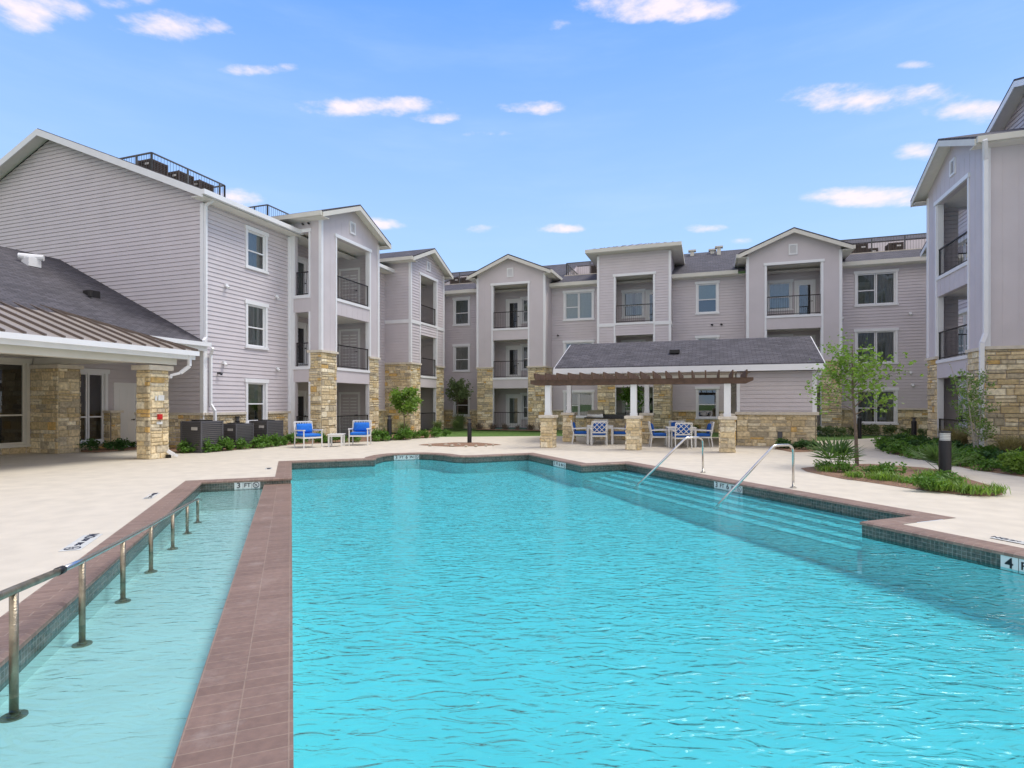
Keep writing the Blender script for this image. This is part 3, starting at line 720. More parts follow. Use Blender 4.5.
for q in (-.534, .004): dp.quad(Pf(q,-6,-.20), Pf(q,13.3,-.20), Pf(q,13.3,-2), Pf(q,-6,-2))
tag(dp.build('divider_plaster', 'plaster'), kind='structure')
# water sheets with real ripples
def water(name, poly, m, step, amp):
    q0, q1 = min(p[0] for p in poly), max(p[0] for p in poly); p0, p1 = min(p[1] for p in poly), max(p[1] for p in poly)
    return q0, q1, p0, p1
mainp = [(.055,-6)]+POOL[2:]; mainp = [(.005,-6),(.005,16.9)]+POOL[4:]
o = sheet('pool_water', pw(mainp), [], 0, 'water'); o.location.z = WZ
o = sheet('ramp_water', pw([(-1.75,-6),(-1.75,13.3),(-.534,13.3),(-.534,-6)]), [], 0, 'waterC'); o.location.z = WZ
# planting beds (low mounds of mulch)
def bed(name, pts, h=.05, m='mulch'):
    mb = MB(); c = sum((Vector((p[0], p[1], 0)) for p in pts), Vector())/len(pts); n = len(pts)
    V = [Vector((p[0], p[1], .006)) for p in pts]+[Vector((p[0]*.9+c.x*.1, p[1]*.9+c.y*.1, h)) for p in pts]
    mb.add(V, [(i, (i+1) % n, n+(i+1) % n, n+i) for i in range(n)]+[tuple(range(n, 2*n))])
    return tag(mb.build(name, m), kind='structure')
def atl(L_): return [tuple(at(x, y).xy) for x, y in L_]
BED1 = atl([(800.5,468.3),(806,471.5),(822,475),(842.6,479),(866,482),(889.5,485.5),(912,489),(936,492),(955,494.5),(971.5,496),(990,496.5),(1003,495),(998,488),(971,480),(948,471.5),(925,468.5),(901,466.6),(866,464.5),(826,465.2)])
bed('planting_bed', BED1)
BED2 = [tuple(x) for x in atl([(883,447.5),(888,453),(915,459),(943,463),(971,469.5),(1024,477),(1120,490)])]+[tuple(W(14.5,15).xy), tuple(W(14.5,20.8).xy), tuple(W(8.05,20.85).xy), tuple(W(8.0,25.9).xy), tuple(W(9.9,26.5).xy), tuple(W(9.2,29.8).xy)]+atl([(915,437.5),(896,441.5)])
bed('planting_bed', BED2, .04)
bed('planting_bed', atl([(776,446),(775,449),(792,452.3),(812,451.8),(818,450),(817,446)]))
bed('planting_bed', atl([(178,453.5),(215,452),(245,449),(294,444.6),(369,441.4),(411,439),(432,437.7)])+[tuple(W(-15.6,31.5).xy), tuple(W(-15.2,24).xy), tuple(W(-16.9,19.6).xy), tuple(W(-17,15.5).xy), tuple(W(-18.5,15).xy)], .03)
bed('planting_bed', [tuple(W(u, v_).xy) for u, v_ in ((-20.25,13.0),(-19.2,13.1),(-18.9,14.1),(-19.4,15.0),(-20.25,14.7))])
bed('planting_bed', atl([(418,445.2),(430,444.2),(455,443),(480,443.2),(502,445),(480,446.2),(450,446.8)]), .035)
bed('planting_bed', [tuple(W(u, v_).xy) for u, v_ in ((-13.7,32.0),(-9.0,32.0),(-9,32.6),(-13.7,32.6))], .03)
# ================================================================== LEFT WING
B = Bld('apartment_building', -17.0, 15.4, 'lavender grey three storey apartment wing on the left with a wide lap sided gable end', 'building')
LWF = Fac('+u', -17.08)
mainwall(B, LWF, 15.42, 19.82, 8.86, [(17.42,18.36,7.02,8.46,'single','curtain'),(17.42,18.36,3.9,5.55,'single','curtain'),(17.42,18.36,.9,2.46,'single','blind')], [(15.42,19.82)], 1.22)
mainwall(B, LWF, 24.2, 27.4, 8.86, [], [(24.2,27.4)], 1.22)
mainwall(B, LWF, 31.5, 34.3, 8.86, [], [(31.5,34.3)], 1.22)
GE = Fac('-v', 15.4); gsl = .405
wl = MB(); siding(wl, GE, lambda z: (-33.3, -17.08) if z <= 9.07 else (-33.3+(z-9.07)/gsl, -17.08-(z-9.07)/gsl), .02, 9.07+8.11*gsl-.02, (), (9.07,)); B.part('siding_wall', wl, 'siding')
tr = MB(); fbox(tr, GE, -17.20, -17.04, 0, 8.8, 0, .045); fbox(tr, LWF, 15.36, 15.52, 1.3, 8.8, 0, .046); fbox(tr, LWF, 19.66, 19.82, 0, 8.8, 0, .046)
B.part('trim', tr, 'trim')
st = MB(); stone(st, GE, -20.4, -17.04, 0, 1.22, (), .01); B.part('stone_wall', st, 'stone')
cp = MB(); fbox(cp, GE, -20.4, -17.0, 1.21, 1.30, 0, .09); B.part('stone_cap', cp, 'limestone')
def roof_slope(B, f, sA, sB, notches, e0, ze, r0, sl, m='shingle', top=None):
    """roof plane: facade kind f gives outward normal; e0 = d of the eave, -r0 = d of the ridge; notches: (s0,s1,d_front,d_back)"""
    rf = MB(); zf = lambda d: ze+(e0-d)*sl
    def slab(s0, s1, da, db): rf.prism([f.P(s0, zf(da), da), f.P(s1, zf(da), da), f.P(s1, zf(db), db), f.P(s0, zf(db), db)], (0, 0, .09))
    s = sA; wl = MB(); fl = MB()
    for (a, b, d1, d2) in notches:
        if a > s: slab(s, a, e0, -r0)
        slab(a, b, e0, d1); slab(a, b, d2, -r0); z = zf(d1)-.02
        fl.quad(f.P(a, z, d1), f.P(b, z, d1), f.P(b, z, d2), f.P(a, z, d2))
        wl.quad(f.P(a, z, d2), f.P(b, z, d2), f.P(b, zf(d2)+.05, d2), f.P(a, zf(d2)+.05, d2))
        for x in (a, b): wl.poly([f.P(x, z, d1), f.P(x, z, d2), f.P(x, zf(d2)+.08, d2), f.P(x, zf(d1)+.1, d1)])
        fbox(fl, f, a, b, z-.02, z+.13, d1-.03, d1+.06)
        s = b
    slab(s, sB, e0, -r0)
    B.part('roof', rf, m); B.part('roof_well', fl, 'limestone'); B.part('roof_well_wall', wl, 'siding')
def roof_rail(B, f, s0, s1, d0, d1, z):
    mb = MB(); t = .02
    def run_(A, Bv):
        mb.beam(A+Vector((0,0,1.0)), Bv+Vector((0,0,1.0)), .05, .05); mb.beam(A+Vector((0,0,.1)), Bv+Vector((0,0,.1)), .03, .03)
        n = max(2, int((Bv-A).length/.13))
        for i in range(n+1):
            p = A.lerp(Bv, i/n); w = .03 if i % 12 == 0 or i == n else .005; mb.box(p.x-w, p.x+w, p.y-w, p.y+w, p.z, p.z+1.0)
    c = [f.P(s0, z, d0), f.P(s1, z, d0), f.P(s1, z, d1), f.P(s0, z, d1)]
    run_(c[0], c[1]); run_(c[3], c[0]); run_(c[1], c[2]); run_(c[3], c[2])
    B.part('roof_railing', mb, 'railgrey')
LR = Fac('+u', -17.08)
roof_slope(B, LR, 14.92, 38, [(15.75,19.25,-2.8,-6.6),(21.6,25.4,-2.8,-6.6)], .52, 9.0, 8.12, gsl)
rf = MB(); zr_ = 9.0+8.64*gsl; rf.prism([(-25.2,14.92,zr_),(-25.2,38,zr_),(-33.84,38,9.0),(-33.84,14.92,9.0)], (0,0,.09)); B.part('roof', rf, 'shingle')
roof_rail(B, LR, 15.72, 19.15, -2.95, -6.9, 10.2); roof_rail(B, LR, 21.7, 25.3, -2.95, -6.9, 10.2)
fa = MB(); h = .26
for (ua, za, ub, zb) in ((-16.56,9.0,-25.2,zr_), (-33.84,9.0,-25.2,zr_)):
    fa.prism([(ua,14.88,za-h+.06),(ub,14.88,zb-h+.06),(ub,14.88,zb+.06),(ua,14.88,za+.06)], (0,.035,0))
fa.box(-16.60,-16.44,14.86,19.9,8.90,9.07); fa.box(-16.60,-16.44,24.2,27.5,8.90,9.07); B.part('fascia', fa, 'trim')
sf = MB(); sf.prism([(-16.58,14.9,8.93),(-25.2,14.9,zr_-.07),(-25.2,15.4,zr_-.07),(-16.58,15.4,8.93)], (0,0,.02)); sf.prism([(-33.8,14.9,8.93),(-25.2,14.9,zr_-.07),(-25.2,15.4,zr_-.07),(-33.8,15.4,8.93)], (0,0,.02))
sf.box(-17.1,-16.58,14.9,34,8.86,8.88); B.part('soffit', sf, 'soffit')
bay(B, Fac('+u', -15.46), 19.82, 24.2, 20.85, 23.4, 'panel', 9.6, 3.81, depth=2.45, prot=1.62, side_open='lo', inner=[('door',21.0,21.85),('win',22.2,23.3),('closet',-17.55,-16.5)])
bay(B, Fac('+u', -15.46), 27.4, 31.5, 28.5, 30.5, 'siding', 9.6, 3.81, depth=1.95, prot=1.62, belt=True, inner=[('door',29.55,30.4),('win',28.3,29.3)])
for (s_, z_) in ((16.35,6.05),(18.95,6.1),(16.25,3.15),(19.0,3.1)): fixture(B, LWF, s_, z_)
camfix(B, LWF, 16.0, 2.75)
for x_ in (-16.35, -16.05): camfix(B, Fac('-v', 19.82), x_, 9.3)
spout(B, [(-16.62,15.45,8.92),(-16.95,15.38,8.72),(-16.95,15.38,3.98),(-16.85,15.2,3.85)])
spout(B, [(-16.75,15.5,3.62),(-16.98,15.62,3.4),(-16.98,15.62,1.6),(-16.78,15.62,1.35),(-16.78,15.62,.1)])
# ================================================================== BACK BUILDING
B = Bld('apartment_building', -3, 34.3, 'long grey apartment building across the back of the courtyard with three balcony bays', 'building')
BF = Fac('-v', 34.3)
def colw(a, b, k, cov, zz): return [(a, b, z0, z1, k, c_) for (z0, z1), c_ in zip(zz, cov)]
mainwall(B, BF, -17.5, -13.7, 8.86, colw(-16.0,-15.0,'single',('curtain','curtain',None),((6.88,8.56),(3.8,5.43),(.83,2.3))), [(-17.5,-13.7)])
mainwall(B, BF, -9.29, -6.07, 8.86, colw(-8.42,-6.70,'double',('blind','curtain','curtain'),((6.85,8.52),(3.8,5.4),(.8,2.3))), [(-9.29,-6.07)])
mainwall(B, BF, -1.98, 2.0, 8.86, colw(-.55,.5,'single',('blind','blind',None),((6.85,8.52),(3.8,5.4),(.8,2.45))), [(-1.98,2.0)])
mainwall(B, BF, 6.45, 18, 8.86, colw(7.5,9.25,'double',('curtain','curtain','curtain'),((6.85,8.5),(3.78,5.43),(.6,2.3)))+colw(12.2,14,'double',('curtain',)*3,((6.85,8.5),(3.78,5.43),(.6,2.3))), [(6.45,18)], 1.3)
roof_slope(B, BF, -26, 20, [(-18.2,-12,-1.75,-5.6),(-8.9,-4.4,-1.75,-5.6),(5.4,14,-1.75,-5.6)], .52, 9.0, 6.95, .405)
rf = MB(); zb_ = 9.0+7.47*.405; rf.prism([(-26,41.25,zb_),(20,41.25,zb_),(20,48.7,9),(-26,48.7,9)], (0,0,.09)); B.part('roof', rf, 'shingle')
for a, b in ((-18.1,-12.1),(-8.8,-4.5),(5.5,13.9)): roof_rail(B, BF, a, b, -1.95, -5.7, 9.87)
fa = MB(); 
for a, b in ((-16.6,-13.2),(-9.8,-5.6),(-2.4,1.6),(6.47,18)): fa = MB(); fbox(fa, BF, a, b, 8.86, 9.07, .50, .62); B.part('gutter', fa, 'cream')
sf = MB(); fbox(sf, BF, -16.6, 18, 8.84, 8.86, 0, .51); B.part('soffit', sf, 'soffit')
bay(B, Fac('-v', 32.7), -13.7, -9.29, -12.65, -10.35, 'panel', 9.6, 3.81, depth=2.0, prot=1.6, inner=[('door',-12.4,-11.55),('win',-11.35,-10.3)])
bay(B, Fac('-v', 32.7), 2.0, 6.45, 2.95, 5.55, 'panel', 9.6, 3.81, depth=2.0, prot=1.6, inner=[('win',3.25,4.35),('door',4.65,5.5)])
bay(B, Fac('-v', 32.7), -6.07, -1.98, -5.05, -2.9, 'siding', 10.3, 3.81, depth=2.0, prot=1.6, roof='hip', belt=True, inner=[('win',-4.85,-3.7),('door',-3.45,-2.7)])
# tower box above the main roof, with a low hip of standing seam metal
wl = MB(); siding(wl, Fac('-u', -6.07), (34.3, 37.8), 9.0, 10.3); siding(wl, Fac('+u', -1.98), (34.3, 37.8), 9.0, 10.3); siding(wl, Fac('+v', 37.8), (-6.07, -1.98), 9.0, 10.3); B.part('siding_wall', wl, 'siding')
u0, u1, v0, v1, ze, zt = -6.65, -1.40, 32.12, 38.4, 10.38, 11.2; uc = (u0+u1)/2
rf = MB(); ap0 = (uc, v0+2.3, zt); ap1 = (uc, v1-2.3, zt)
C4 = [(u0,v0,ze+.12),(u1,v0,ze+.12),(u1,v1,ze+.12),(u0,v1,ze+.12)]
rf.poly([C4[0],C4[1],ap0]); rf.poly([C4[1],C4[2],ap1,ap0]); rf.poly([C4[2],C4[3],ap1]); rf.poly([C4[3],C4[0],ap0,ap1]); B.part('metal_roof', rf, 'metalroof')
se = MB()
for i in range(1, 13):
    x_ = u0+(u1-u0)*i/13; tt = 1-abs(x_-uc)/(uc-u0); p0 = Vector((x_, v0, ze+.13)); p1 = Vector((x_, v0+2.3*tt, ze+.13+(zt-ze-.12)*tt)); se.beam(p0, p1, .03, .04)
for i in range(1, 15):
    y_ = v0+(v1-v0)*i/15; tt = min(1, (y_-v0)/2.3, (v1-y_)/2.3)
    for ue in (u0, u1): se.beam((ue, y_, ze+.13), (ue+(uc-ue)*tt, y_, ze+.13+(zt-ze-.12)*tt), .03, .04)
B.part('roof_seam', se, 'roofseam')
fa = MB(); fa.box(u0-.05,u1+.05,v0-.05,v0+.02,ze-.08,ze+.12); fa.box(u0-.05,u0+.02,v0+.02,v1,ze-.08,ze+.12); fa.box(u1-.02,u1+.05,v0+.02,v1,ze-.08,ze+.12); B.part('fascia', fa, 'cream')
sf = MB(); sf.box(u0,u1,v0,v1,ze-.10,ze-.082); B.part('soffit', sf, 'soffit')
for (s_, z_) in ((8.0,3.3),(9.9,3.25),(9.9,6.3),(6.8,6.2),(10.0,2.6)): fixture(B, BF, s_, z_)
for (s_, z_) in ((.2,6.15),(.7,6.15),(-8.9,5.9)): camfix(B, BF, s_, z_)
mb = MB()
for (x_, y_) in ((-1.0,40.2),(.3,40.4),(.7,39.8)): mb.box(x_-.12,x_+.12,y_-.12,y_+.12,11.2,12.0); mb.box(x_-.25,x_+.25,y_-.2,y_+.2,11.95,12.05)
B.part('roof_vent', mb, 'cream')
# ================================================================== RIGHT WING
B = Bld('apartment_building', 9, 21, 'grey apartment wing at the right edge with tan stone base and a tall balcony bay', 'building')
RF = Fac('-u', 10.1)
bay(B, Fac('-u', 8.0), 20.9, 25.65, 22.1, 24.75, 'panel', 9.6, 3.28, depth=2.5, prot=2.1, dback=3, side_open='hi', srng=(.2,1.2), inner=[('win',22.3,23.25),('door',23.5,24.4)])
mainwall(B, RF, 14.9, 20.9, 8.86, [(16.8,18.4,6.85,8.5,'double','curtain'),(16.8,18.4,3.78,5.43,'double','curtain')], [(14.9,20.9)], 3.28)
mainwall(B, RF, 25.65, 31.3, 8.86, [(27.3,29.6,6.95,8.4,'double','curtain'),(27.3,29.6,3.75,5.4,'double','curtain'),(27.3,29.6,.7,2.3,'double','curtain')], [(25.65,31.3)], 1.22)
wl = MB(); cz_ = 23.1; siding(wl, RF, lambda z: (14.9, 31.3) if z < 8.98 else (14.9+(z-8.97)/.405, 31.3-(z-8.97)/.405), 8.86, 8.97+8.2*.405-.03, (), (8.97,)); siding(wl, Fac('-v', 14.9), (10.1, 26), 0, 8.86); siding(wl, Fac('+v', 31.3), (10.1, 26), 0, 8.86); B.part('siding_wall', wl, 'siding')
gable_roof(B, RF, 14.9, 31.3, 8.86, .5, 16, over=.5, slope=.405, fasc='trim', vent=False)
spout(B, [(7.75,20.32,9.45),(7.93,20.75,9.0),(7.93,20.75,3.75),(7.78,20.6,3.45),(7.78,20.62,.1)], r=.055)
# ================================================================== CLUBHOUSE
B = Bld('clubhouse', -20, 8, 'low cream trimmed clubhouse on the left with dark shingle roof and bronze metal porch roof', 'building')
CA = Fac('+u', -20.4); CB = Fac('+u', -21.2)
wl = MB(); siding(wl, CA, (12.4, 15.38), .02, 3.5, [(13.1,14.2,.3,2.7),(14.62,15.34,0,2.32)]); siding(wl, CB, (-8, 12.4), .02, 3.5, [(9.3,12.2,.3,2.95),(4.8,8.6,.3,2.95)]); B.part('siding_wall', wl, 'siding')
window(B, CA, 13.1, 14.2, .3, 2.7, 'dtransom', None, deep=2.5); window(B, CB, 9.3, 12.2, .3, 2.95, 'dtransom', None, 'cream', deep=3); window(B, CB, 4.8, 8.6, .3, 2.95, 'dtransom', None, 'cream', deep=3)
door(B, CA, 14.62, 15.34, .03, 2.3, False)
st = MB(); stone(st, CA, 13.0, 14.35, 0, .22, (), .02); stone(st, CB, -8, 12.4, 0, .22, (), .02)
f1 = Fac('+u', -19.85); f2 = Fac('-v', 12.35); stone(st, f1, 12.35, 13.0, 0, 2.78, (), 0, big=1.25); stone(st, f2, -21.2, -19.85, 0, 2.78, (), 0, big=1.25)
f3 = Fac('+u', -20.1); stone(st, f3, 14.22, 14.55, 0, 1.3); stone(st, Fac('-v', 14.22), -20.4, -20.1, 0, 1.3)
f4 = Fac('+v', 13.0); stone(st, f4, -20.4, -19.85, 0, 2.78)
B.part('stone_wall', st, 'stone')
cp = MB(); cp.box(-21.2,-19.76,12.27,13.08,2.78,2.9); cp.box(-20.4,-20.0,14.14,14.62,1.3,1.38); B.part('stone_cap', cp, 'limestone')
bm_ = MB(); bm_.box(-15.55,-15.2,-8,12.75,2.80,3.12); bm_.box(-21.2,-15.56,12.40,12.72,2.92,3.14); B.part('porch_beam', bm_, 'cream')
ce = MB(); ce.box(-21.2,-14.98,-8,13.15,3.145,3.165); ce.box(-20.4,-16.95,13.16,15.38,3.52,3.54); B.part('porch_ceiling', ce, 'cream')
rf = MB(); rf.prism([(-16.9,-8,3.72),(-16.9,15.37,3.72),(-24.65,15.37,7.36),(-24.65,-8,7.36)], (0,0,.08)); rf.prism([(-32.4,-8,3.72),(-32.4,15.37,3.72),(-24.65,15.37,7.36),(-24.65,-8,7.36)], (0,0,.08)); B.part('roof', rf, 'shingle')
fa = MB(); fa.box(-16.95,-16.92,-8,15.42,3.50,3.74); fa.box(-16.9,-16.76,-8,15.45,3.66,3.80); fa.box(-14.98,-14.82,-8,13.22,3.10,3.24); fa.box(-15.0,-14.98,-8,13.2,2.98,3.2); fa.box(-18.5,-14.98,13.18,13.21,3.0,3.2); B.part('gutter', fa, 'trim')
rf = MB(); a_, b_, c_, d_, e_ = (-14.9,-8,3.24), (-14.9,13.22,3.24), (-18.45,11.0,4.46), (-18.45,-8,4.46), (-18.45,13.22,3.24)
rf.poly([a_, b_, c_, d_]); rf.poly([b_, e_, c_]); B.part('metal_roof', rf, 'metalroof')
se = MB(); y_ = -7.8
while y_ < 13.15:
    tt = 1 if y_ < 11 else (13.22-y_)/2.22; se.beam((-14.9, y_, 3.27), (-14.9-3.55*tt, y_, 3.27+1.22*tt), .035, .06); y_ += .42
for i in range(1, 8):
    x_ = -14.9-3.55*i/8; tt = i/8; se.beam((x_, 13.22, 3.27), (x_, 13.22-2.22*tt, 3.27+1.22*tt), .035, .06)
se.beam((-14.9,13.22,3.28), (-18.45,11.0,4.5), .08, .07); B.part('roof_seam', se, 'roofseam')
spout(B, [(-14.98,13.0,3.12),(-14.98,13.0,2.78),(-15.12,12.8,2.56),(-15.3,12.62,2.48),(-15.30,12.60,2.4)])
mb = MB(); mb.tube([(-23.05,13.05,6.86),(-22.55,13.55,6.86)], .11, 10); mb.box(-23.0,-22.6,13.1,13.5,6.5,6.8); B.part('roof_vent', mb, 'trim')
mb = MB(); mb.box(-20.45,-20.1,13.5,13.85,5.3,5.55); mb.tube([(-20.0,13.45,5.3),(-20.0,13.45,5.5)], .07, 8); B.part('roof_vent', mb, 'black')
# stone column of the porch: own thing (free standing pillar)
B = Bld('stone_column', -15.65, 12.3, 'free standing tan stone column with red alarm box holding up the porch roof corner', 'column')
st = MB(); x0, x1, y0, y1 = -15.9, -15.37, 12.02, 12.6
for f_, a, b in ((Fac('+u', x1), y0, y1), (Fac('-u', x0), y0, y1), (Fac('-v', y0), x0, x1), (Fac('+v', y1), x0, x1)): stone(st, f_, a, b, 0, 2.62, (), 0, big=1.15)
B.part('shaft', st, 'stone'); cp = MB(); cp.box(x0-.10,x1+.10,y0-.10,y1+.10,2.62,2.76); B.part('cap', cp, 'limestone')
f_ = Fac('+u', x1+.045)
mb = MB(); fbox(mb, f_, 12.13, 12.19, 1.72, 1.86, 0, .02); fbox(mb, f_, 12.23, 12.42, 1.72, 1.88, 0, .02); fbox(mb, f_, 12.18, 12.36, 1.02, 1.1, 0, .02); B.part('notice_plate', mb, 'ceramic')
mb = MB(); fbox(mb, f_, 12.2, 12.33, 1.16, 1.32, 0, .07); fbox(mb, f_, 12.225, 12.305, 1.19, 1.25, .07, .085); B.part('alarm_box', mb, 'red', bevel=.008)
mb = MB(); mb.beam((-15.28,12.5,.22), (-15.16,12.62,.1), .11, .09); mb.beam((-15.16,12.62,.1), (-15.1,12.7,.05), .09, .07); B.part('drain_boot', mb, 'trim')
mb = MB(); fbox(mb, f_, 12.48, 12.58, .0, .1, 0, .1); B.part('drain_foot', mb, 'black')
# ================================================================== PAVILION + PERGOLA
B = Bld('pavilion', 0, 23.5, 'open poolside pavilion with grey shingle roof and a lap sided storage end on stone', 'pavilion')
rf = MB()
for (va, za, vb, zb) in ((23.0,3.06,26.0,4.34),(29.0,3.06,26.0,4.34)):
    rf.prism([(-6.1,va,za),(4.0,va,za),(4.0,vb,zb),(-6.1,vb,zb)], (0,0,.08))
B.part('roof', rf, 'shingle')
fa = MB(); fa.box(-6.14,4.04,22.9,23.02,2.86,3.09); fa.box(-6.14,4.04,28.98,29.08,2.88,3.08)
for u_ in (-6.14, 4.0): fa.prism([(u_,23.02,2.92),(u_,26.0,4.2),(u_,28.98,2.92),(u_,28.98,3.12),(u_,26.0,4.40),(u_,23.02,3.12)], (.04,0,0))
B.part('fascia', fa, 'trim')
cl = MB(); cl.box(-6.1,1.05,23.05,28.95,2.84,2.86); B.part('ceiling', cl, 'soffit')
be = MB(); be.box(-5.95,1.0,23.42,23.66,2.62,2.84); be.box(-5.95,1.0,28.4,28.6,2.62,2.84); be.box(-5.95,-5.75,23.7,28.4,2.62,2.84); B.part('beam', be, 'cream')
SF = Fac('-v', 23.5); wl = MB(); siding(wl, SF, (1.06, 3.79), 1.2, 2.86); siding(wl, Fac('+u', 3.79), (23.5,28.5), 1.2, 2.9); siding(wl, Fac('-u', 1.06), (23.5,28.5), 1.2, 2.9); siding(wl, Fac('+v', 28.5), (1.06,3.79), 0, 2.9)
wl.poly([(3.8,23.5,2.86),(3.8,28.5,2.86),(3.8,26,4.3)]); wl.poly([(-5.95,23.5,2.86),(-5.95,28.5,2.86),(-5.95,26,4.3)]); B.part('siding_wall', wl, 'siding')
st = MB(); stone(st, SF, 1.06, 3.79, 0, 1.2, (), .02, big=1.1); stone(st, Fac('+u', 3.79), 23.5, 28.5, 0, 1.2); stone(st, Fac('-u', 1.06), 23.5, 28.5, 0, 1.2); B.part('stone_wall', st, 'stone')
cp = MB(); cp.box(1.0,3.9,23.38,23.52,1.2,1.31); cp.box(3.79,3.9,23.52,28.5,1.2,1.31); B.part('stone_cap', cp, 'limestone')
tr = MB(); fbox(tr, SF, 1.06, 1.18, 1.31, 2.86, 0, .045); fbox(tr, SF, 3.68, 3.83, 1.31, 2.86, 0, .045); fbox(tr, Fac('+u',3.79), 23.46, 23.6, 1.31, 2.86, 0, .045); B.part('trim', tr, 'trim')
mb = MB(); fbox(mb, SF, 2.5, 2.66, .32, .56, .05, .13); mb.box(2.56,2.6,23.37,23.4,0,.32); B.part('outlet_box', mb, 'acgrey')
mb = MB(); mb.box(-1.5,-1.1,24.2,24.6,3.72,3.86); B.part('roof_vent', mb, 'black')
def pier(name, u, v, w, ztop, zpost, label, group, pw_=.105):
    r = empty(name, W(u, v), -TH, label, 'column', group); st = MB(); h = w/2
    for f_ in (Fac('+u', h), Fac('-u', -h)): stone(st, f_, -h, h, 0, ztop, (), 0)
    for f_ in (Fac('+v', h), Fac('-v', -h)): stone(st, f_, -h, h, 0, ztop, (), 0)
    st.build('stone_base', 'stone', r); cp = MB(); cp.box(-h-.07,h+.07,-h-.07,h+.07,ztop,ztop+.1); cp.build('cap', 'limestone', r, bevel=.01)
    ps = MB(); ps.box(-pw_,pw_,-pw_,pw_,ztop+.1,zpost); ps.box(-pw_-.015,pw_+.015,-pw_-.015,pw_+.015,ztop+.1,ztop+.2); ps.build('post', 'trim', r)
    return r
for u_, lb in ((-5.6,'leftmost front stone pier with white post under the brown pergola beam'),(-2.47,'middle front stone pier with white post between the two dining sets'),(.62,'rightmost front stone pier with white post in front of the storage wall corner')):
    pier('pergola_column', u_, 20.2, .46, 1.1, 2.3, lb, 'front columns of the pergola')
for u_, lb in ((-5.6,'rear left stone pier with white post beside the outdoor grill'),(-2.35,'rear middle stone pier with white post just right of the grill counter'),(.72,'rear right stone pier with white post against the storage wall')):
    pier('pavilion_column', u_, 23.54, .44, 1.14, 2.62, lb, 'rear columns of the pavilion', .09)
B = Bld('pergola', -2.5, 20.2, 'dark brown stained timber pergola in front of the pavilion roof', 'pergola')
for v_, nm in ((20.05, 0), (20.35, 0)):
    mb = MB(); mb.prism([(-6.25,v_-.03,2.36),(-6.05,v_-.03,2.30),(1.2,v_-.03,2.30),(1.42,v_-.03,2.40),(1.42,v_-.03,2.5),(-6.25,v_-.03,2.5)], (0,.06,0)); B.part('beam', mb, 'redwood')
for i in range(18):
    u_ = -5.95+i*.42; mb = MB(); mb.prism([(u_-.022,19.55,2.62),(u_-.022,19.7,2.5),(u_-.022,22.88,2.5),(u_-.022,22.88,2.70),(u_-.022,19.55,2.73)], (.044,0,0)); B.part('rafter', mb, 'redwood')
for v_ in (21.2,22.2):
    mb = MB(); mb.box(-6.2,1.4,v_-.02,v_+.02,2.705,2.73); B.part('purlin', mb, 'redwood')
# outdoor kitchen
B = Bld('grill_counter', -3.9, 25.6, 'dark granite topped stone counter behind the left dining set', 'counter')
st = MB(); stone(st, Fac('-v', 25.3), -5.2, -2.45, 0, .95); stone(st, Fac('+u', -2.45), 25.3, 26.2, 0, .95); stone(st, Fac('-u', -5.2), 25.3, 26.2, 0, .95); B.part('base', st, 'stone')
cp = MB(); cp.box(-5.3,-2.35,25.2,26.3,.95,1.0); cp.box(-4.55,-2.35,25.75,26.3,1.0,1.13); B.part('countertop', cp, 'granite')
B = Bld('grill', -4.85, 25.6, 'stainless steel gas grill with a rounded hood set in the dark counter', 'grill')
g = MB(); n_ = 10; pts = []
for i in range(n_+1):
    a = math.pi*i/n_; pts.append((25.62-.27*math.cos(a), 1.06+.27*math.sin(a)))
g.prism([(-5.2, y, z) for y, z in pts], (.72,0,0)); B.part('hood', g, 'steel'); g = MB(); g.box(-5.22,-4.46,25.32,25.92,1.0,1.06); g.box(-5.2,-4.48,25.28,25.32,.78,1.0); B.part('firebox', g, 'steel')
g = MB(); g.tube([(-5.1,25.29,1.16),(-4.58,25.29,1.16)], .012, 8); B.part('handle', g, 'steel')
# ================================================================== CONDENSERS
def condenser(w, h, m, label, group=None, ribs=14, lm='aclouv'):
    r = empty('air_conditioner', (0,0,0), 0, label, 'air conditioner', group); k = w/2
    b = MB(); b.box(-k+.02,k-.02,-k+.02,k-.02,.03,h-.05); 
    for sx_ in (-1,1):
        for sy_ in (-1,1): b.box(sx_*k-.025,sx_*k+.025,sy_*k-.025,sy_*k+.025,.02,h)
    b.box(-k,k,-k,k,h-.05,h); b.box(-k,k,-k,k,0,.06); b.build('cabinet', m, r)
    lv = MB()
    for i in range(ribs):
        z = .09+(h-.18)*i/(ribs-1)
        for (a, bb) in (((-k,-k-.0),(k,-k)),((k,-k),(k,k)),((k,k),(-k,k)),((-k,k),(-k,-k))): lv.beam((a[0]*1.012,a[1]*1.012,z), (bb[0]*1.012,bb[1]*1.012,z), .03, .022)
    lv.build('louvre', lm, r); pn = MB(); pn.box(k*.1,k*.7,-k-.035,-k-.02,h*.72,h*.82); pn.build('badge', 'label', r)
    f = MB(); f.cyl(0,0,h,h+.03,k*.75,20)
    for i in range(12):
        a = math.pi*2*i/12; f.beam((0,0,h+.035),(math.cos(a)*k*.75,math.sin(a)*k*.75,h+.035),.01,.01)
    f.build('fan_guard', 'black', r)
    return r
AC = condenser(.86, 1.04, 'acgrey', 'tallest dark grey louvred air conditioner at the lavender wing corner, leftmost of the ground units')
AC.location = W(-16.2, 14.55); AC.rotation_euler = (0,0,-TH)
o = dup(AC, W(-16.35,16.15), -TH, 'dark grey louvred air conditioner partly behind a bollard, middle of the ground units'); o.scale = (.92,.92,.86)
o = dup(AC, W(-16.25,17.55), -TH, 'dark grey louvred air conditioner below the ground floor blind window, rightmost of the ground units'); o.scale = (.95,.95,.93)
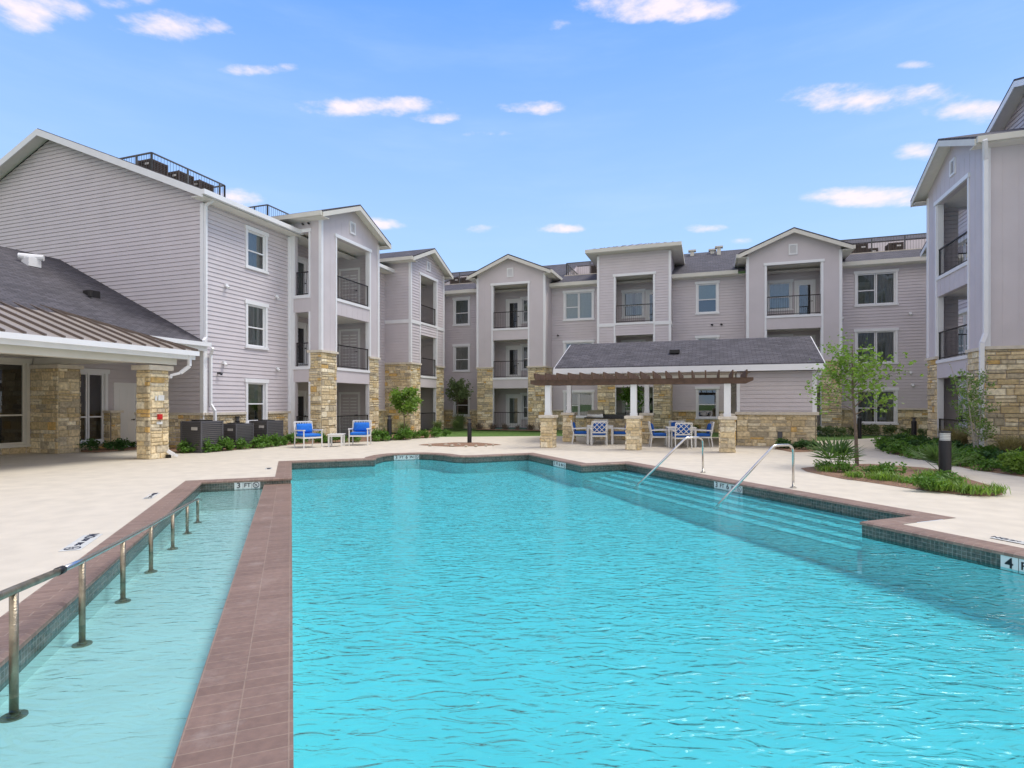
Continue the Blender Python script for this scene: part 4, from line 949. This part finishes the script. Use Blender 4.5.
AR = condenser(.68, .80, 'acbrown', 'brown air conditioner on the left wing roof nearest the gable peak', 'air conditioners on the roof of the left wing', 10, 'acbrown')
z_ = 10.36; AR.location = W(-20.75,16.35,z_); AR.rotation_euler = (0,0,-TH)
dup(AR, W(-20.75,17.55,z_), -TH, 'middle brown air conditioner behind the black rail on the left wing roof')
dup(AR, W(-20.75,18.55,z_), -TH, 'brown air conditioner nearest the downspout end of the left wing roof rail')
dup(AR, W(-22.0,16.35,z_), -TH, 'brown air conditioner almost hidden by the sloping gable edge of the left wing roof')
zb = 9.88
for (u_, v_, lb) in ((-17.2,37.2,'brown rooftop unit right beside the siding bay at the far left of the back roof'),(-16.4,37.3,'brown rooftop unit in the middle of the far left roof well'),(-15.6,37.1,'brown rooftop unit left of the first back gable'),
                     (-6.9,37.0,'single brown rooftop unit left of the metal roofed tower'),
                     (6.9,37.0,'brown rooftop unit tucked behind the right back gable eave'),(8.2,37.0,'large brown rooftop unit second from the right back gable'),(9.0,38.2,'low brown rooftop unit in the back row of the right roof well'),(10.0,37.3,'brown rooftop unit nearest the right wing on the back roof')):
    dup(AR, W(u_, v_, zb), -TH, lb, 'air conditioners on the roof of the back building')
# pale duct box seen behind the units
o = empty('roof_duct', W(9, 39.2, 9.88), -TH, 'long pale metal duct lying on the back roof behind the brown units', 'duct'); mb = MB(); mb.box(-2.4,3.2,-.25,.25,.35,.85); mb.build('duct_body', 'cream', o, bevel=.02); mb = MB()
for x_ in (-2,0,2,3): mb.box(x_-.05,x_+.05,-.2,.2,0,.35)
mb.build('support', 'black', o)
# ================================================================== POOL FITTINGS
RP = empty('ramp_handrail', Pf(-1.605, 4.39, 0), -PA*-1 if False else PA*-1, 'weathered steel handrail sloping down into the shallow ramp channel', 'handrail')
RP.rotation_euler = (0,0,math.atan2(-PX, PY))
PTS = [(-2.2,.75),(-1.2,.62),(0,.486),(1.23,.345),(2.44,.243),(3.68,.148),(5.05,.05),(6.28,-.04),(7.41,-.13),(7.9,-.22)]
rl = MB(); rl.tube([(0,a,b) for a, b in PTS if a <= .72]+[(0,.72,.40)], .027, 12); o = rl.build('rail', 'stain_steel', RP, smooth=True)
rl = MB(); rl.tube([(0,.78,.395)]+[(0,a,b) for a, b in PTS if a > .8], .022, 12); rl.build('rail', 'steel', RP, smooth=True)
rl = MB(); rl.tube([(0,.69,.405),(0,.80,.392)], .031, 12); rl.build('joint_sleeve', 'black', RP, smooth=True)
for a, b in PTS[2:9]:
    zf_ = -.25-.035*(a+4.39-2.8); mb = MB(); mb.tube([(0,a,b),(0,a,zf_)], .024, 12); po = mb.build('post', 'stain_steel', RP, smooth=True)
    mb = MB(); mb.cyl(0,a,zf_,zf_+.012,.07,14); mb.tube([(0,a,zf_+.012),(0,a,zf_+.03)], .035, 12); mb.build('flange', 'stain_steel', po)
o = dup(RP) if False else None
def grab(q0, p, lb):
    r = empty('pool_handrail', Pf(9.07, p, 0), math.atan2(-PX, PY), lb, 'handrail', 'handrails at the pool steps')
    pts = [(0,0,0),(0,0,.70)]
    for i in range(1, 6): a = math.pi/2*i/5; pts.append((-.14+.14*math.cos(a), 0, .70+.14*math.sin(a)))
    pts.append((-.42,0,.84))
    for i in range(1, 5): a = R(43)*i/4; pts.append((-.42-.2*math.sin(a), 0, .84-.2*(1-math.cos(a))))
    last = pts[-1]; pts.append((last[0]-1.35, 0, last[2]-1.35*.78))
    mb = MB(); mb.tube(pts, .024, 14); mb.build('rail', 'steel', r, smooth=True)
    mb = MB(); mb.cyl(0,0,.002,.018,.06,18); mb.cyl(0,0,.018,.03,.04,18); mb.build('escutcheon', 'steel', r)
grab(0, 10.72, 'bent steel handrail farther from the camera in front of the right dining set')
grab(0, 8.15, 'bent steel handrail nearer the camera left of the spiky bed')
# lettering
def text(s_, size, parent, M4, m='ink', name='lettering', ext=.002):
    c = bpy.data.curves.new('t', 'FONT'); c.body = s_; c.size = size; c.extrude = ext; c.offset = size*.012; c.align_x = 'CENTER'; c.align_y = 'CENTER'; c.resolution_u = 3
    o = bpy.data.objects.new('t', c); COL.objects.link(o); dg = bpy.context.evaluated_depsgraph_get(); me = bpy.data.meshes.new_from_object(o.evaluated_get(dg)); bpy.data.objects.remove(o)
    me.materials.clear(); me.materials.append(M[m]); ob = bpy.data.objects.new(name, me); COL.objects.link(ob); ob.matrix_local = M4; ob.parent = parent; return ob
def nodive(parent, M4, r_):
    mb = MB(); n = 24
    for i in range(n):
        a, b = 2*math.pi*i/n, 2*math.pi*(i+1)/n
        mb.quad((r_*math.cos(a),r_*math.sin(a),.002),(r_*math.cos(b),r_*math.sin(b),.002),(.8*r_*math.cos(b),.8*r_*math.sin(b),.002),(.8*r_*math.cos(a),.8*r_*math.sin(a),.002))
    mb.beam((-r_*.65,r_*.65,.0025),(r_*.65,-r_*.65,.0025),r_*.16,.001); mb.beam((-r_*.45,-r_*.1,.002),(r_*.3,r_*.15,.002),r_*.2,.001); mb.beam((-r_*.5,-r_*.4,.002),(r_*.5,-r_*.4,.002),r_*.08,.001)
    o = mb.build('no_diving_symbol', 'blueink', parent); o.matrix_local = M4
def marker(q, p, rz, z, tiles, label, tile=.15, flat=False, cat='depth marker'):
    """plate with reading direction +x; upright unless flat; rz in pool frame"""
    a0 = math.atan2(-PX, PY)*-1
    r = empty('depth_marker', Pf(q, p, z), 0, label, cat)
    base = Matrix.Rotation(math.atan2(QY, QX)+rz, 4, 'Z')
    if not flat: base = base @ Matrix.Rotation(R(90), 4, 'X')
    r.rotation_euler = base.to_euler()
    n = len(tiles); x = -n*tile/2+tile/2
    for tt in tiles:
        mb = MB(); e = .003; mb.box(x-tile/2+e,x+tile/2-e,-tile/2+e,tile/2-e,-.004 if not flat else .0,.004 if flat else .003); mb.build('tile', 'ceramic', r, bevel=.002)
        zz = .0045 if flat else .0035
        if tt == 'ND': nodive(r, Matrix.Translation((x,0,zz)), tile*.38)
        elif tt: text(tt, tile*(.95 if len(tt) == 1 else .72 if len(tt) == 2 else .42), r, Matrix.Translation((x,0,zz+.002)), 'ink' if not flat else 'blueink')
        x += tile
marker(-.87, 13.293, 0, -.115, ['3','FT','ND'], 'white 3 FT tiles set in the end wall of the ramp channel', .17)
marker(3.5, 18.262, 0, -.115, ['3','FT','6','IN','ND'], 'white 3 FT 6 IN tiles in the curved far bulge of the pool', .165)
marker(7.168, 14.5, R(-90), -.115, ['3','FT','6','IN','ND'], 'white depth tiles on the pool wall just left of where the steps begin', .16)
marker(8.542, 9.33, R(-90), -.115, ['3','FT','6','IN','ND'], 'white 3 FT 6 IN tiles on the wall between the two bent handrails', .165)
marker(7.392, 3.6, R(-90), -.125, ['4','FT','ND'], 'large white 4 FT tiles on the pool wall at the right edge', .17)
marker(-2.30, 8.05, R(-90), .002, ['NO','DIV','ING','ND'], 'white no diving tiles lying in the deck beside the nearest ramp coping', .21, True)
marker(-2.30, 11.6, R(-90), .002, ['NO','DIV','ING','ND'], 'white no diving tiles in the deck farther along the ramp coping', .16, True)
marker(-.52, 15.4, R(-90), .002, ['ND','NO'], 'small marking tiles in the deck by the short coping corner past the ramp', .16, True)
marker(8.0, 3.95, R(-90), .008, ['NO','DIV','ING','ND'], 'white no diving tiles in the deck at the right edge above the 4 FT tiles', .15, True)
# skimmer opening cover
# ================================================================== FURNITURE
def rbox(mb, x0,x1,y0,y1,z0,z1): mb.box(x0,x1,y0,y1,z0,z1)
def armchair(name, label, cat, cushion='blue', lattice=False, group=None):
    r = empty(name, (0,0,0), 0, label, cat, group); w = .33 if not lattice else .29; dpt = .33 if not lattice else .27; sh = .40; bh = .92; t = .022
    for sx_ in (-1,1):
        mb = MB(); mb.tube([(sx_*w,-dpt,0),(sx_*w,-dpt,.62)], t, 8); mb.build('leg', 'white_alu', r)
        mb = MB(); mb.tube([(sx_*w,dpt+.06,0),(sx_*w,dpt,.40),(sx_*w,dpt+.10,bh)], t, 8); mb.build('leg', 'white_alu', r)
        mb = MB(); mb.prism([(sx_*w-.032,-dpt-.04,.62),(sx_*w-.032,dpt+.04,.60),(sx_*w-.032,dpt+.04,.63),(sx_*w-.032,-dpt-.04,.65)], (.064,0,0)); mb.build('armrest', 'white_alu', r, bevel=.006)
    mb = MB(); mb.box(-w,w,-dpt-.02,-dpt+.02,sh-.06,sh-.01); mb.box(-w,w,dpt-.03,dpt+.01,sh-.06,sh-.01); mb.box(-w-.015,-w+.02,-dpt,dpt,sh-.06,sh-.012); mb.box(w-.02,w+.015,-dpt,dpt,sh-.06,sh-.012)
    for i in range(6): y = -dpt+.06+i*(2*dpt-.1)/5; mb.box(-w+.02,w-.02,y-.015,y+.015,sh-.035,sh-.015)
    mb.build('seat_frame', 'white_alu', r)
    mb = MB(); yb = lambda z: dpt+(z-.40)/(bh-.4)*.10
    mb.beam((-w,yb(bh),bh),(w,yb(bh),bh),.04,.05); mb.beam((-w,yb(.5),.5),(w,yb(.5),.5),.03,.04)
    if lattice:
        for k in range(-3, 4):
            for sg in (-1, 1):
                x0 = k*.19-sg*.19; x1 = k*.19+sg*.19; pa = [x0, .52]; pb = [x1, .90]
                def clip(px, pz, qx, qz):
                    if px < -w: f_ = (-w-px)/(qx-px); px, pz = -w, pz+(qz-pz)*f_
                    if px > w: f_ = (w-px)/(qx-px); px, pz = w, pz+(qz-pz)*f_
                    return px, pz
                if (x0 < -w and x1 < -w) or (x0 > w and x1 > w): continue
                a_ = clip(x0,.52,x1,.90); b_ = clip(x1,.90,x0,.52)
                if abs(a_[1]-b_[1]) < .03: continue
                mb.beam((a_[0],yb(a_[1])+.005*sg,a_[1]),(b_[0],yb(b_[1])+.005*sg,b_[1]),.022,.022,up=(0,1,0))
    else:
        for i in range(7): x_ = -w+.05+(2*w-.1)*i/6; mb.beam((x_,yb(.5),.5),(x_,yb(bh),bh),.028,.014,up=(0,1,0))
    mb.build('backrest', 'white_alu', r)
    mb = MB(); mb.box(-w+.03,w-.03,-dpt-.01,dpt-.02,sh,sh+.10); o = mb.build('seat_cushion', cushion, r); bv = o.modifiers.new('b','BEVEL'); bv.width = .035; bv.segments = 4
    mb = MB(); ww = w-.04 if not lattice else w-.05
    z0, z1 = sh+.11, (.86 if not lattice else .88); nx, nz_ = 8, 8; V = {}
    for sd in (0, 1):
        for i in range(nx+1):
            for k in range(nz_+1):
                a = i/nx*2-1; c = k/nz_*2-1; fat = (.075 if not lattice else .05)*max(0,(1-a**4))**.5*max(0,(1-c**4))**.5
                z = z0+(z1-z0)*k/nz_; pin = 1-.06*(a*a)*(c*c)
                V[sd,i,k] = len(mb.v); mb.v.append(Vector((a*ww*pin, yb(z)-.085+(fat if sd else -fat), z)))
    for sd in (0, 1):
        for i in range(nx):
            for k in range(nz_):
                f_ = (V[sd,i,k],V[sd,i+1,k],V[sd,i+1,k+1],V[sd,i,k+1]); mb.f.append(f_ if not sd else f_[::-1]); mb.c.append(None)
    mb.build('back_cushion', cushion, r, smooth=True)
    return r
LC = armchair('lounge_chair', 'white framed armchair with blue cushions, left of the small white table', 'armchair', 'blue', False, 'blue cushioned armchairs by the left lawn'); LC.location = at(308.5, 447.3); LC.rotation_euler = (0,0,R(46)); LC.scale = (1.06,1.06,1.02)
dup(LC, at(360, 445.0), R(5), 'white framed armchair with blue cushions, right of the small white table')
def table(name, w, h, label, cat, group=None, apron=.07):
    r = empty(name, (0,0,0), 0, label, cat, group); k = w/2
    mb = MB(); mb.box(-k,k,-k,k,h-.03,h); mb.build('tabletop', 'white_alu', r, bevel=.006)
    mb = MB(); mb.box(-k+.04,k-.04,-k+.04,-k+.07,h-.03-apron,h-.032); mb.box(-k+.04,k-.04,k-.07,k-.04,h-.03-apron,h-.032); mb.box(-k+.04,-k+.07,-k+.07,k-.07,h-.03-apron,h-.032); mb.box(k-.07,k-.04,-k+.07,k-.07,h-.03-apron,h-.032); mb.build('apron', 'white_alu', r)
    for sx_ in (-1,1):
        for sy_ in (-1,1): mb = MB(); mb.box(sx_*(k-.055)-.028,sx_*(k-.055)+.028,sy_*(k-.055)-.028,sy_*(k-.055)+.028,0,h-.032); mb.build('leg', 'white_alu', r)
    return r
t_ = table('side_table', .58, .48, 'small square white side table between the two blue cushioned armchairs', 'side table'); t_.location = at(336.5, 446.4); t_.rotation_euler = (0,0,R(6))
DC = armchair('dining_chair', 'x', 'chair', 'blue2', True, 'dining chairs under the pergola')
first = True
sets = [((-4.12, 22.7), 'left dining set beside the grill'), ((-.98, 22.3), 'right dining set in front of the ground floor window')]
for (u_, v_), nm in sets:
    tb_ = table('dining_table', 1.05, .74, 'square white dining table of the '+nm, 'table', 'dining tables under the pergola', .08); tb_.location = W(u_, v_); tb_.rotation_euler = (0,0,-TH*.5)
    for (dx, dy, rz, lb) in ((-.05,-.72,180,'nearest the pool, lattice back showing'),(0,.78,0,'facing the pool behind the table'),(-.80,.0,90,'on the left side of the table'),(.80,.05,-90,'on the right side of the table')):
        ang = -TH*.5; lo_ = W(u_, v_)+Vector((dx*math.cos(ang)-dy*math.sin(ang), dx*math.sin(ang)+dy*math.cos(ang), 0))
        L_ = 'white dining chair '+lb+', '+nm.split()[0]+' set'
        rz_ = R(rz+random.uniform(-7,7))+ang
        if first: DC.location = lo_; DC.rotation_euler = (0,0,rz_); DC['label'] = L_; first = False
        else: dup(DC, lo_, rz_, L_)
# bollards
def bollard(loc, h, label, r_=.085, clear=False):
    r = empty('bollard_light', loc, 0, label, 'bollard light', 'dark bollard lights round the pool deck')
    mb = MB()
    if clear:
        mb.cyl(0,0,0,h-.20,r_,24); mb.cyl(0,0,0,.012,r_*1.25,24); mb.build('post', 'bronze', r, smooth=False)
        mb = MB(); mb.cyl(0,0,h-.20,h-.04,r_*.86,24); mb.build('lens', 'ceramic', r)
        for k in range(4): mb = MB(); z = h-.18+k*.035; mb.cyl(0,0,z,z+.006,r_*.95,24); mb.build('louvre', 'acgrey', r)
        mb = MB(); mb.cyl(0,0,h-.04,h,r_,24,r_*.97); mb.build('cap', 'bronze', r)
    else:
        mb.cyl(0,0,0,h-.16,r_,20); mb.build('post', 'bronze', r); mb = MB(); mb.cyl(0,0,h-.16,h-.04,r_*.6,16); mb.build('lens', 'acgrey', r); mb = MB(); mb.cyl(0,0,h-.04,h,r_,20); mb.build('cap', 'bronze', r)
bollard(at(237.5,446.2), 1.14, 'dark bollard light in front of the grey air conditioners')
bollard(at(389.5,440.6), 1.1, 'dark bollard light in the bed right of the armchairs', .10)
bollard(at(469.5,443.4), 1.0, 'dark bollard light standing alone in the small ring of mulch', .09)
bollard(at(859.5,438.6), 1.1, 'dark bollard light behind the young tree trunk by the back wall', .09)
bollard(at(914,440.8), 1.02, 'dark bollard light against the tan stone wall left of the right wing', .10)
bollard(at(945,480), 1.05, 'large dark bollard light with pale louvred lens in the spiky island bed', .112, True)
# ================================================================== PLANTS
def leaf(mb, p, s_, rnd=random, flat=.5):
    d = Vector((rnd.gauss(0,1), rnd.gauss(0,1), rnd.gauss(0,flat))).normalized(); u_ = Vector((rnd.gauss(0,1), rnd.gauss(0,1), rnd.gauss(0,1))); w_ = d.cross(u_).normalized()*s_*.32; n_ = d.cross(w_).normalized()*s_*.12
    a = p; b = p+d*s_*.5+w_-n_; c = p+d*s_; e = p+d*s_*.5-w_-n_
    mb.add([a, b, c, e], [(0,1,2), (0,2,3)])
def tree(name, loc, label, trunkpts, r0, n_br, crown, nleaf, ls, leafm, barkm='bark', cat='tree', group=None, seed=1, stems=1, lean=.3):
    rnd = random.Random(seed); r = empty(name, loc, 0, label, cat, group)
    tr = MB(); lv = MB(); cz0, cz1, cr = crown; tips = []
    for s_ in range(stems):
        ox = rnd.uniform(-.15,.15)*(stems > 1); oy = rnd.uniform(-.15,.15)*(stems > 1); fan = Vector((rnd.uniform(-.25,.25), rnd.uniform(-.25,.25), 0))*(stems > 1)
        T_ = [Vector(p)+Vector((ox,oy,0))+fan*p[2] for p in trunkpts]
        tr.tube(T_, [r0*(1-.75*i/(len(T_)-1)) for i in range(len(T_))], 8)
        for b in range(n_br):
            f_ = b/max(1,n_br-1); z = cz0+(cz1-cz0)*f_*.8
            # point on trunk at z
            P0 = T_[-1]
            for a_, b_ in zip(T_, T_[1:]):
                if a_.z <= z <= b_.z: P0 = a_.lerp(b_, (z-a_.z)/(b_.z-a_.z)); break
            ang = b*2.4+rnd.uniform(-.4,.4); ln = cr*(1-.55*f_)*rnd.uniform(.75,1.15); up = rnd.uniform(.35,.8)
            d = Vector((math.cos(ang), math.sin(ang), up)).normalized(); pts = [P0]
            for k in range(1, 5): pts.append(P0+d*ln*k/4+Vector((rnd.gauss(0,.03),rnd.gauss(0,.03),rnd.gauss(0,.03)+.02*k)))
            tr.tube(pts, [r0*.35*(1-f_*.4)*(1-.8*k/4) for k in range(5)], 5)
            tips += pts[1:]
            for k in range(2, 5):
                for q in range(2):
                    dd = (d+Vector((rnd.gauss(0,.7),rnd.gauss(0,.7),rnd.gauss(0,.5)))).normalized()*ln*.4; tr.tube([pts[k], pts[k]+dd*.5, pts[k]+dd], [r0*.1, r0*.07, r0*.03], 4); tips += [pts[k]+dd*.4, pts[k]+dd*.7, pts[k]+dd]
        tips.append(T_[-1])
    for i in range(nleaf):
        p = rnd.choice(tips)+Vector((rnd.gauss(0,1),rnd.gauss(0,1),rnd.gauss(0,1)))*cr*.10; leaf(lv, p, ls*rnd.uniform(.6,1.3), rnd)
    tr.build('trunk', barkm, r); lv.build('crown', leafm, r); return r
T3 = lambda h, dx=0: [(0,0,0),(.02+dx*.3,.01,h*.3),(-.01+dx*.6,.02,h*.6),(.03+dx,0,h)]
tree('young_tree', at(857,467.7), 'young leafy tree with a slim bare trunk in the spiky island bed', T3(3.15,-.15), .05, 15, (1.35,2.95,1.15), 1700, .10, 'leafB', seed=3)
tree('birch_tree', at(977,459.5), 'slender multi stemmed tree with pale trunks against the right stone wall', T3(2.8), .026, 13, (.5,2.75,.42), 2300, .07, 'leafY', 'palebark', seed=5, stems=4)
tree('small_tree', at(404,438.8), 'bright green round topped small tree in front of the left stone piers', T3(2.0), .035, 12, (1.0,2.2,.75), 2200, .13, 'leafB', seed=8)
tree('small_tree', W(-14.9,32.3), 'grey green small tree in front of the ground floor window at the back left', T3(2.9), .04, 14, (1.6,3.0,.9), 2600, .12, 'leafG', seed=9)
tree('small_tree', W(-3.65,28.9), 'small leafy tree seen over the dark grill counter', T3(2.6), .035, 12, (1.3,2.5,.7), 1500, .12, 'leafM', seed=12)
def blades(mb, n_, h, spread, w_, rnd, droop=.5, lean=(.1,.9)):
    for i in range(n_):
        a = rnd.uniform(0, 2*math.pi); l = h*rnd.uniform(.6,1.1); t_ = rnd.uniform(*lean); d = Vector((math.cos(a)*t_, math.sin(a)*t_, 1)).normalized(); p = Vector((rnd.gauss(0,spread*.3), rnd.gauss(0,spread*.3), 0)); sd = Vector((-math.sin(a), math.cos(a), 0))*w_
        q = p+d*l*.55; e = p+d*l+Vector((math.cos(a),math.sin(a),0))*l*droop*.35-Vector((0,0,l*droop*.25))
        mb.add([p-sd*.6, p+sd*.6, q+sd, q-sd, e], [(0,1,2,3),(3,2,4)])
def shrub(name, loc, label, cat, group, kind, h, w_, m, seed, n_=260, ls=.07):
    rnd = random.Random(seed); mb = MB()
    if kind == 'round':
        lobes = [(Vector((rnd.gauss(0,w_*.35), rnd.gauss(0,w_*.35), h*rnd.uniform(.3,.75))), w_*rnd.uniform(.3,.5)) for _ in range(6)]
        for i in range(n_):
            c, rr = rnd.choice(lobes); d = Vector((rnd.gauss(0,1),rnd.gauss(0,1),rnd.gauss(0,.8))).normalized(); p = c+d*rr*rnd.uniform(.5,1.0); p.z = max(.01, p.z*1.0); leaf(mb, p, ls*rnd.uniform(.7,1.3), rnd)
    elif kind == 'blade': blades(mb, n_, h, w_, .008, rnd)
    elif kind == 'grass': blades(mb, n_, h, w_, .006, rnd, .7, (.05,.45))
    elif kind == 'palm':
        for k in range(n_):
            a = rnd.uniform(0,2*math.pi); t_ = rnd.uniform(.15,1.3); d = Vector((math.cos(a)*t_, math.sin(a)*t_, 1)).normalized(); st_ = d*h*rnd.uniform(.35,.6)
            mb.tube([Vector((0,0,.02)), st_], [.008,.005], 4, False)
            side = d.cross(Vector((0,0,1))).normalized(); up_ = side.cross(d).normalized()
            for j in range(10):
                b = (j/9-.5)*R(150); dd = (d*math.cos(b)+side*math.sin(b)+up_*.12*rnd.gauss(0,1)).normalized(); l = h*.55*rnd.uniform(.8,1.1); ww = dd.cross(up_).normalized()*.022
                mb.add([st_-ww*.4, st_+ww*.4, st_+dd*l*.5+ww, st_+dd*l*.5-ww, st_+dd*l-up_*.02], [(0,1,2,3),(3,2,4)])
    o = mb.build(name, m); o.location = loc; return tag(o, label, cat, group)
def place(proto, locs, rnd, used, lo=.75, hi=1.25):
    for l in locs:
        s_ = rnd.uniform(lo, hi)
        if not used[0]: proto.location = l; used[0] = True; proto.scale = (s_,)*3; continue
        c = proto.copy(); COL.objects.link(c); c.location = l; c.rotation_euler = (0,0,rnd.uniform(0,6.28)); c.scale = (s_, s_, s_*rnd.uniform(.85,1.15))
rnd = random.Random(4)
G1 = 'low green shrubs along the left wing bed'
sh = shrub('low_shrub', (0,0,0), 'low bright green shrub in the bed along the left wing', 'shrub', G1, 'round', .34, .36, 'leafM', 21, 420, .085)
L_ = [at(x+rnd.uniform(-3,3), y, .03) for x, y in ((186,452),(197,451.6),(208,451.6),(222,450.4),(231,449.6),(243,448.6),(255,447.4),(264,446.6),(275,445.6),(285,444.6),(293,443.3),(302,442.8),(323,442.3),(333,442.3),(345,442),(352,441.5),(374,440.6),(382,440.3),(398,439.4),(408,439),(416,438),(425,437.5),(434,437),(443,436),(278,441.5),(318,440),(330,440),(404,437),(420,436),(436,434.6))]
place(sh, L_, rnd, [False])
G2 = 'small dark shrubs at the clubhouse window'
sh = shrub('low_shrub', (0,0,0), 'dark green low shrub under the clubhouse window by the white door', 'shrub', G2, 'round', .30, .30, 'leafD', 22, 380, .07)
place(sh, [W(-19.7,13.3,.03), W(-19.4,13.65,.03), W(-19.5,14.1,.03), W(-19.1,13.9,.03), W(-19.7,14.7,.03)], rnd, [False])
# tall loose shrubs by left piers
sh = shrub('ornamental_grass', (0,0,0), 'yellow green ornamental grass in front of the left stone piers', 'ornamental grass', 'ornamental grasses by the left piers', 'grass', 1.0, .3, 'leafG', 23, 420)
place(sh, [W(-14.6,25.2,.03), W(-14.7,29.2,.03), W(-14.3,30.8,.03), W(-14.5,31.8,.02)], rnd, [False], .8, 1.2)
# back building foundation plants
G3 = 'dark small plants along the back building'
sh = shrub('small_shrub', (0,0,0), 'small dark reddish plant along the foot of the back building bay', 'shrub', G3, 'blade', .5, .25, 'bark', 24, 110)
place(sh, [W(u_, 32.3, .02) for u_ in (-12.5,-11.7,-10.9,-10.1,-13.4,-9.3)], rnd, [False])
sh = shrub('low_shrub', (0,0,0), 'grey green shrub along the foot of the right back bay', 'shrub', 'shrubs along the right back bay', 'round', .5, .4, 'leafG', 25, 420, .09)
place(sh, [W(u_, v_, -.03) for u_, v_ in ((5.7,32.2),(6.3,32.0),(7.3,33.6),(8.0,33.7),(9.6,33.6),(10.3,33.6),(8.8,33.7),(4.9,32.2),(-2.6,32.2),(-1.6,33.6),(-.8,33.6),(-6.4,33.4))], rnd, [False])
# pavilion wall bed
sh = shrub('low_shrub', (0,0,0), 'low dark green shrub at the foot of the storage wall', 'shrub', 'shrubs at the foot of the storage wall', 'round', .30, .3, 'leafD', 26, 400, .075)
place(sh, [at(x, y, .03) for x, y in ((780,448.3),(788,449),(796,449.6),(804,449.7),(811,449.3),(784,446.8),(800,447.4))], rnd, [False])
# island bed
sh = shrub('palmetto', at(836,470,.03), 'spiky fan palm at the left end of the island bed beside the young tree', 'palm', None, 'palm', .95, .3, 'leafP', 31, 15)
sh = shrub('palmetto', at(941,473.5,.03), 'spiky fan palm around the large bollard light', 'palm', None, 'palm', .80, .3, 'leafP', 32, 15)
sh = shrub('grass_tuft', (0,0,0), 'bright green spreading tuft in the island planting bed', 'groundcover plant', 'bright green tufts of the island bed', 'blade', .21, .30, 'leafB', 33, 130)
L_ = [at(x+rnd.uniform(-2,2), y+rnd.uniform(-.5,.5), .04) for x, y in ((826,472),(838,475),(849,477),(861,477.5),(866,481),(874,479),(884,481),(893,484),(898,479.5),(907,483),(912,486),(921,484),(925,488),(932,485.5),(938,490),(948,489.5),(955,492),(964,492.5),(975,493),(985,493),(992,493),(880,475),(905,476),(930,478.5),(955,484),(972,487.5))]
place(sh, [l for i, l in enumerate(L_) if i % 3 != 1], rnd, [False], .65, 1.25)
sh = shrub('low_shrub', (0,0,0), 'mid green leafy low shrub among the tufts of the island bed', 'shrub', 'leafy low shrubs of the island bed', 'round', .22, .28, 'leafM', 34, 360, .06)
place(sh, [at(x, y, .03) for x, y in ((823,470.5),(845,473.5),(890,477.5),(943,487),(870,474.5),(927,490))], rnd, [False], .8, 1.3)
# right bed
sh = shrub('low_shrub', (0,0,0), 'deep green spreading shrub in the right bed below the stone wall', 'shrub', 'spreading shrubs of the right bed', 'round', .30, .40, 'leafM', 41, 520, .075)
L_ = []
poly = [Vector((p[0], p[1], 0)) for p in BED2]
def inside(x, y):
    c = False; j = len(poly)-1
    for i in range(len(poly)):
        if (poly[i].y > y) != (poly[j].y > y) and x < (poly[j].x-poly[i].x)*(y-poly[i].y)/(poly[j].y-poly[i].y)+poly[i].x: c = not c
        j = i
    return c
k = 0
while len(L_) < 95 and k < 9000:
    k += 1; u_ = rnd.uniform(5.2, 10.5); v_ = rnd.uniform(16, 27.5); w__ = W(u_, v_, .03)
    if not inside(w__.x, w__.y) or (w__.x/w__.y) > 1.0: continue
    if min([(w__-q).length for q in L_] or [9]) < .50: continue
    L_.append(w__)
place(sh, L_[::2], rnd, [False], .7, 1.25)
sh = shrub('low_shrub', (0,0,0), 'dark green leafy shrub in the right bed below the stone wall', 'shrub', 'dark shrubs of the right bed', 'round', .32, .38, 'leafD', 42, 520, .08)
place(sh, L_[1::2], rnd, [False], .7, 1.2)
sh = shrub('ornamental_grass', (0,0,0), 'feathery straw coloured grass clump in the right bed', 'ornamental grass', 'straw coloured grasses of the right bed', 'grass', .95, .3, 'leafT', 43, 520)
place(sh, [at(958,452,.03), at(964,449,.03), at(1008,462,.03), at(1018,461,.03), at(950,449,.03)], rnd, [False], .85, 1.15)
sh = shrub('rounded_shrub', at(1018,474,.03), 'bushy bright green shrub at the right edge of the photo', 'shrub', None, 'round', .5, .45, 'leafB', 44, 900, .08)
# stones in the mulch ring
rk = MB()
def rock(loc, s_, seed, lab, grp):
    rnd_ = random.Random(seed); bm = bmesh.new(); bmesh.ops.create_icosphere(bm, subdivisions=2, radius=s_)
    for v_ in bm.verts: v_.co *= rnd_.uniform(.8,1.15); v_.co.z *= .55
    me = bpy.data.meshes.new('rock'); bm.to_mesh(me); bm.free(); me.materials.append(M['rock']); o = bpy.data.objects.new('rock', me); COL.objects.link(o); o.location = loc; return tag(o, lab, 'rock', grp)
for i, (x, y) in enumerate(((452,445.6),(459,444.6),(466,446),(476,445.8),(486,445.4),(446,444.8),(493,445),(430,445.2))): rock(at(x, y, .04), rnd.uniform(.05,.1), 50+i, 'small tan stone lying in the mulch ring round the lone bollard', 'stones of the mulch ring')
for i, (x, y, s_) in enumerate(((968,456,.2),(962,453,.16),(932,478.6,.13))): rock(at(x, y, .05), s_, 70+i, ('pale boulder at the foot of the slender pale trunks','pale boulder left of the slender trunks by the straw grass','pale rock beside the large bollard light')[i], None)
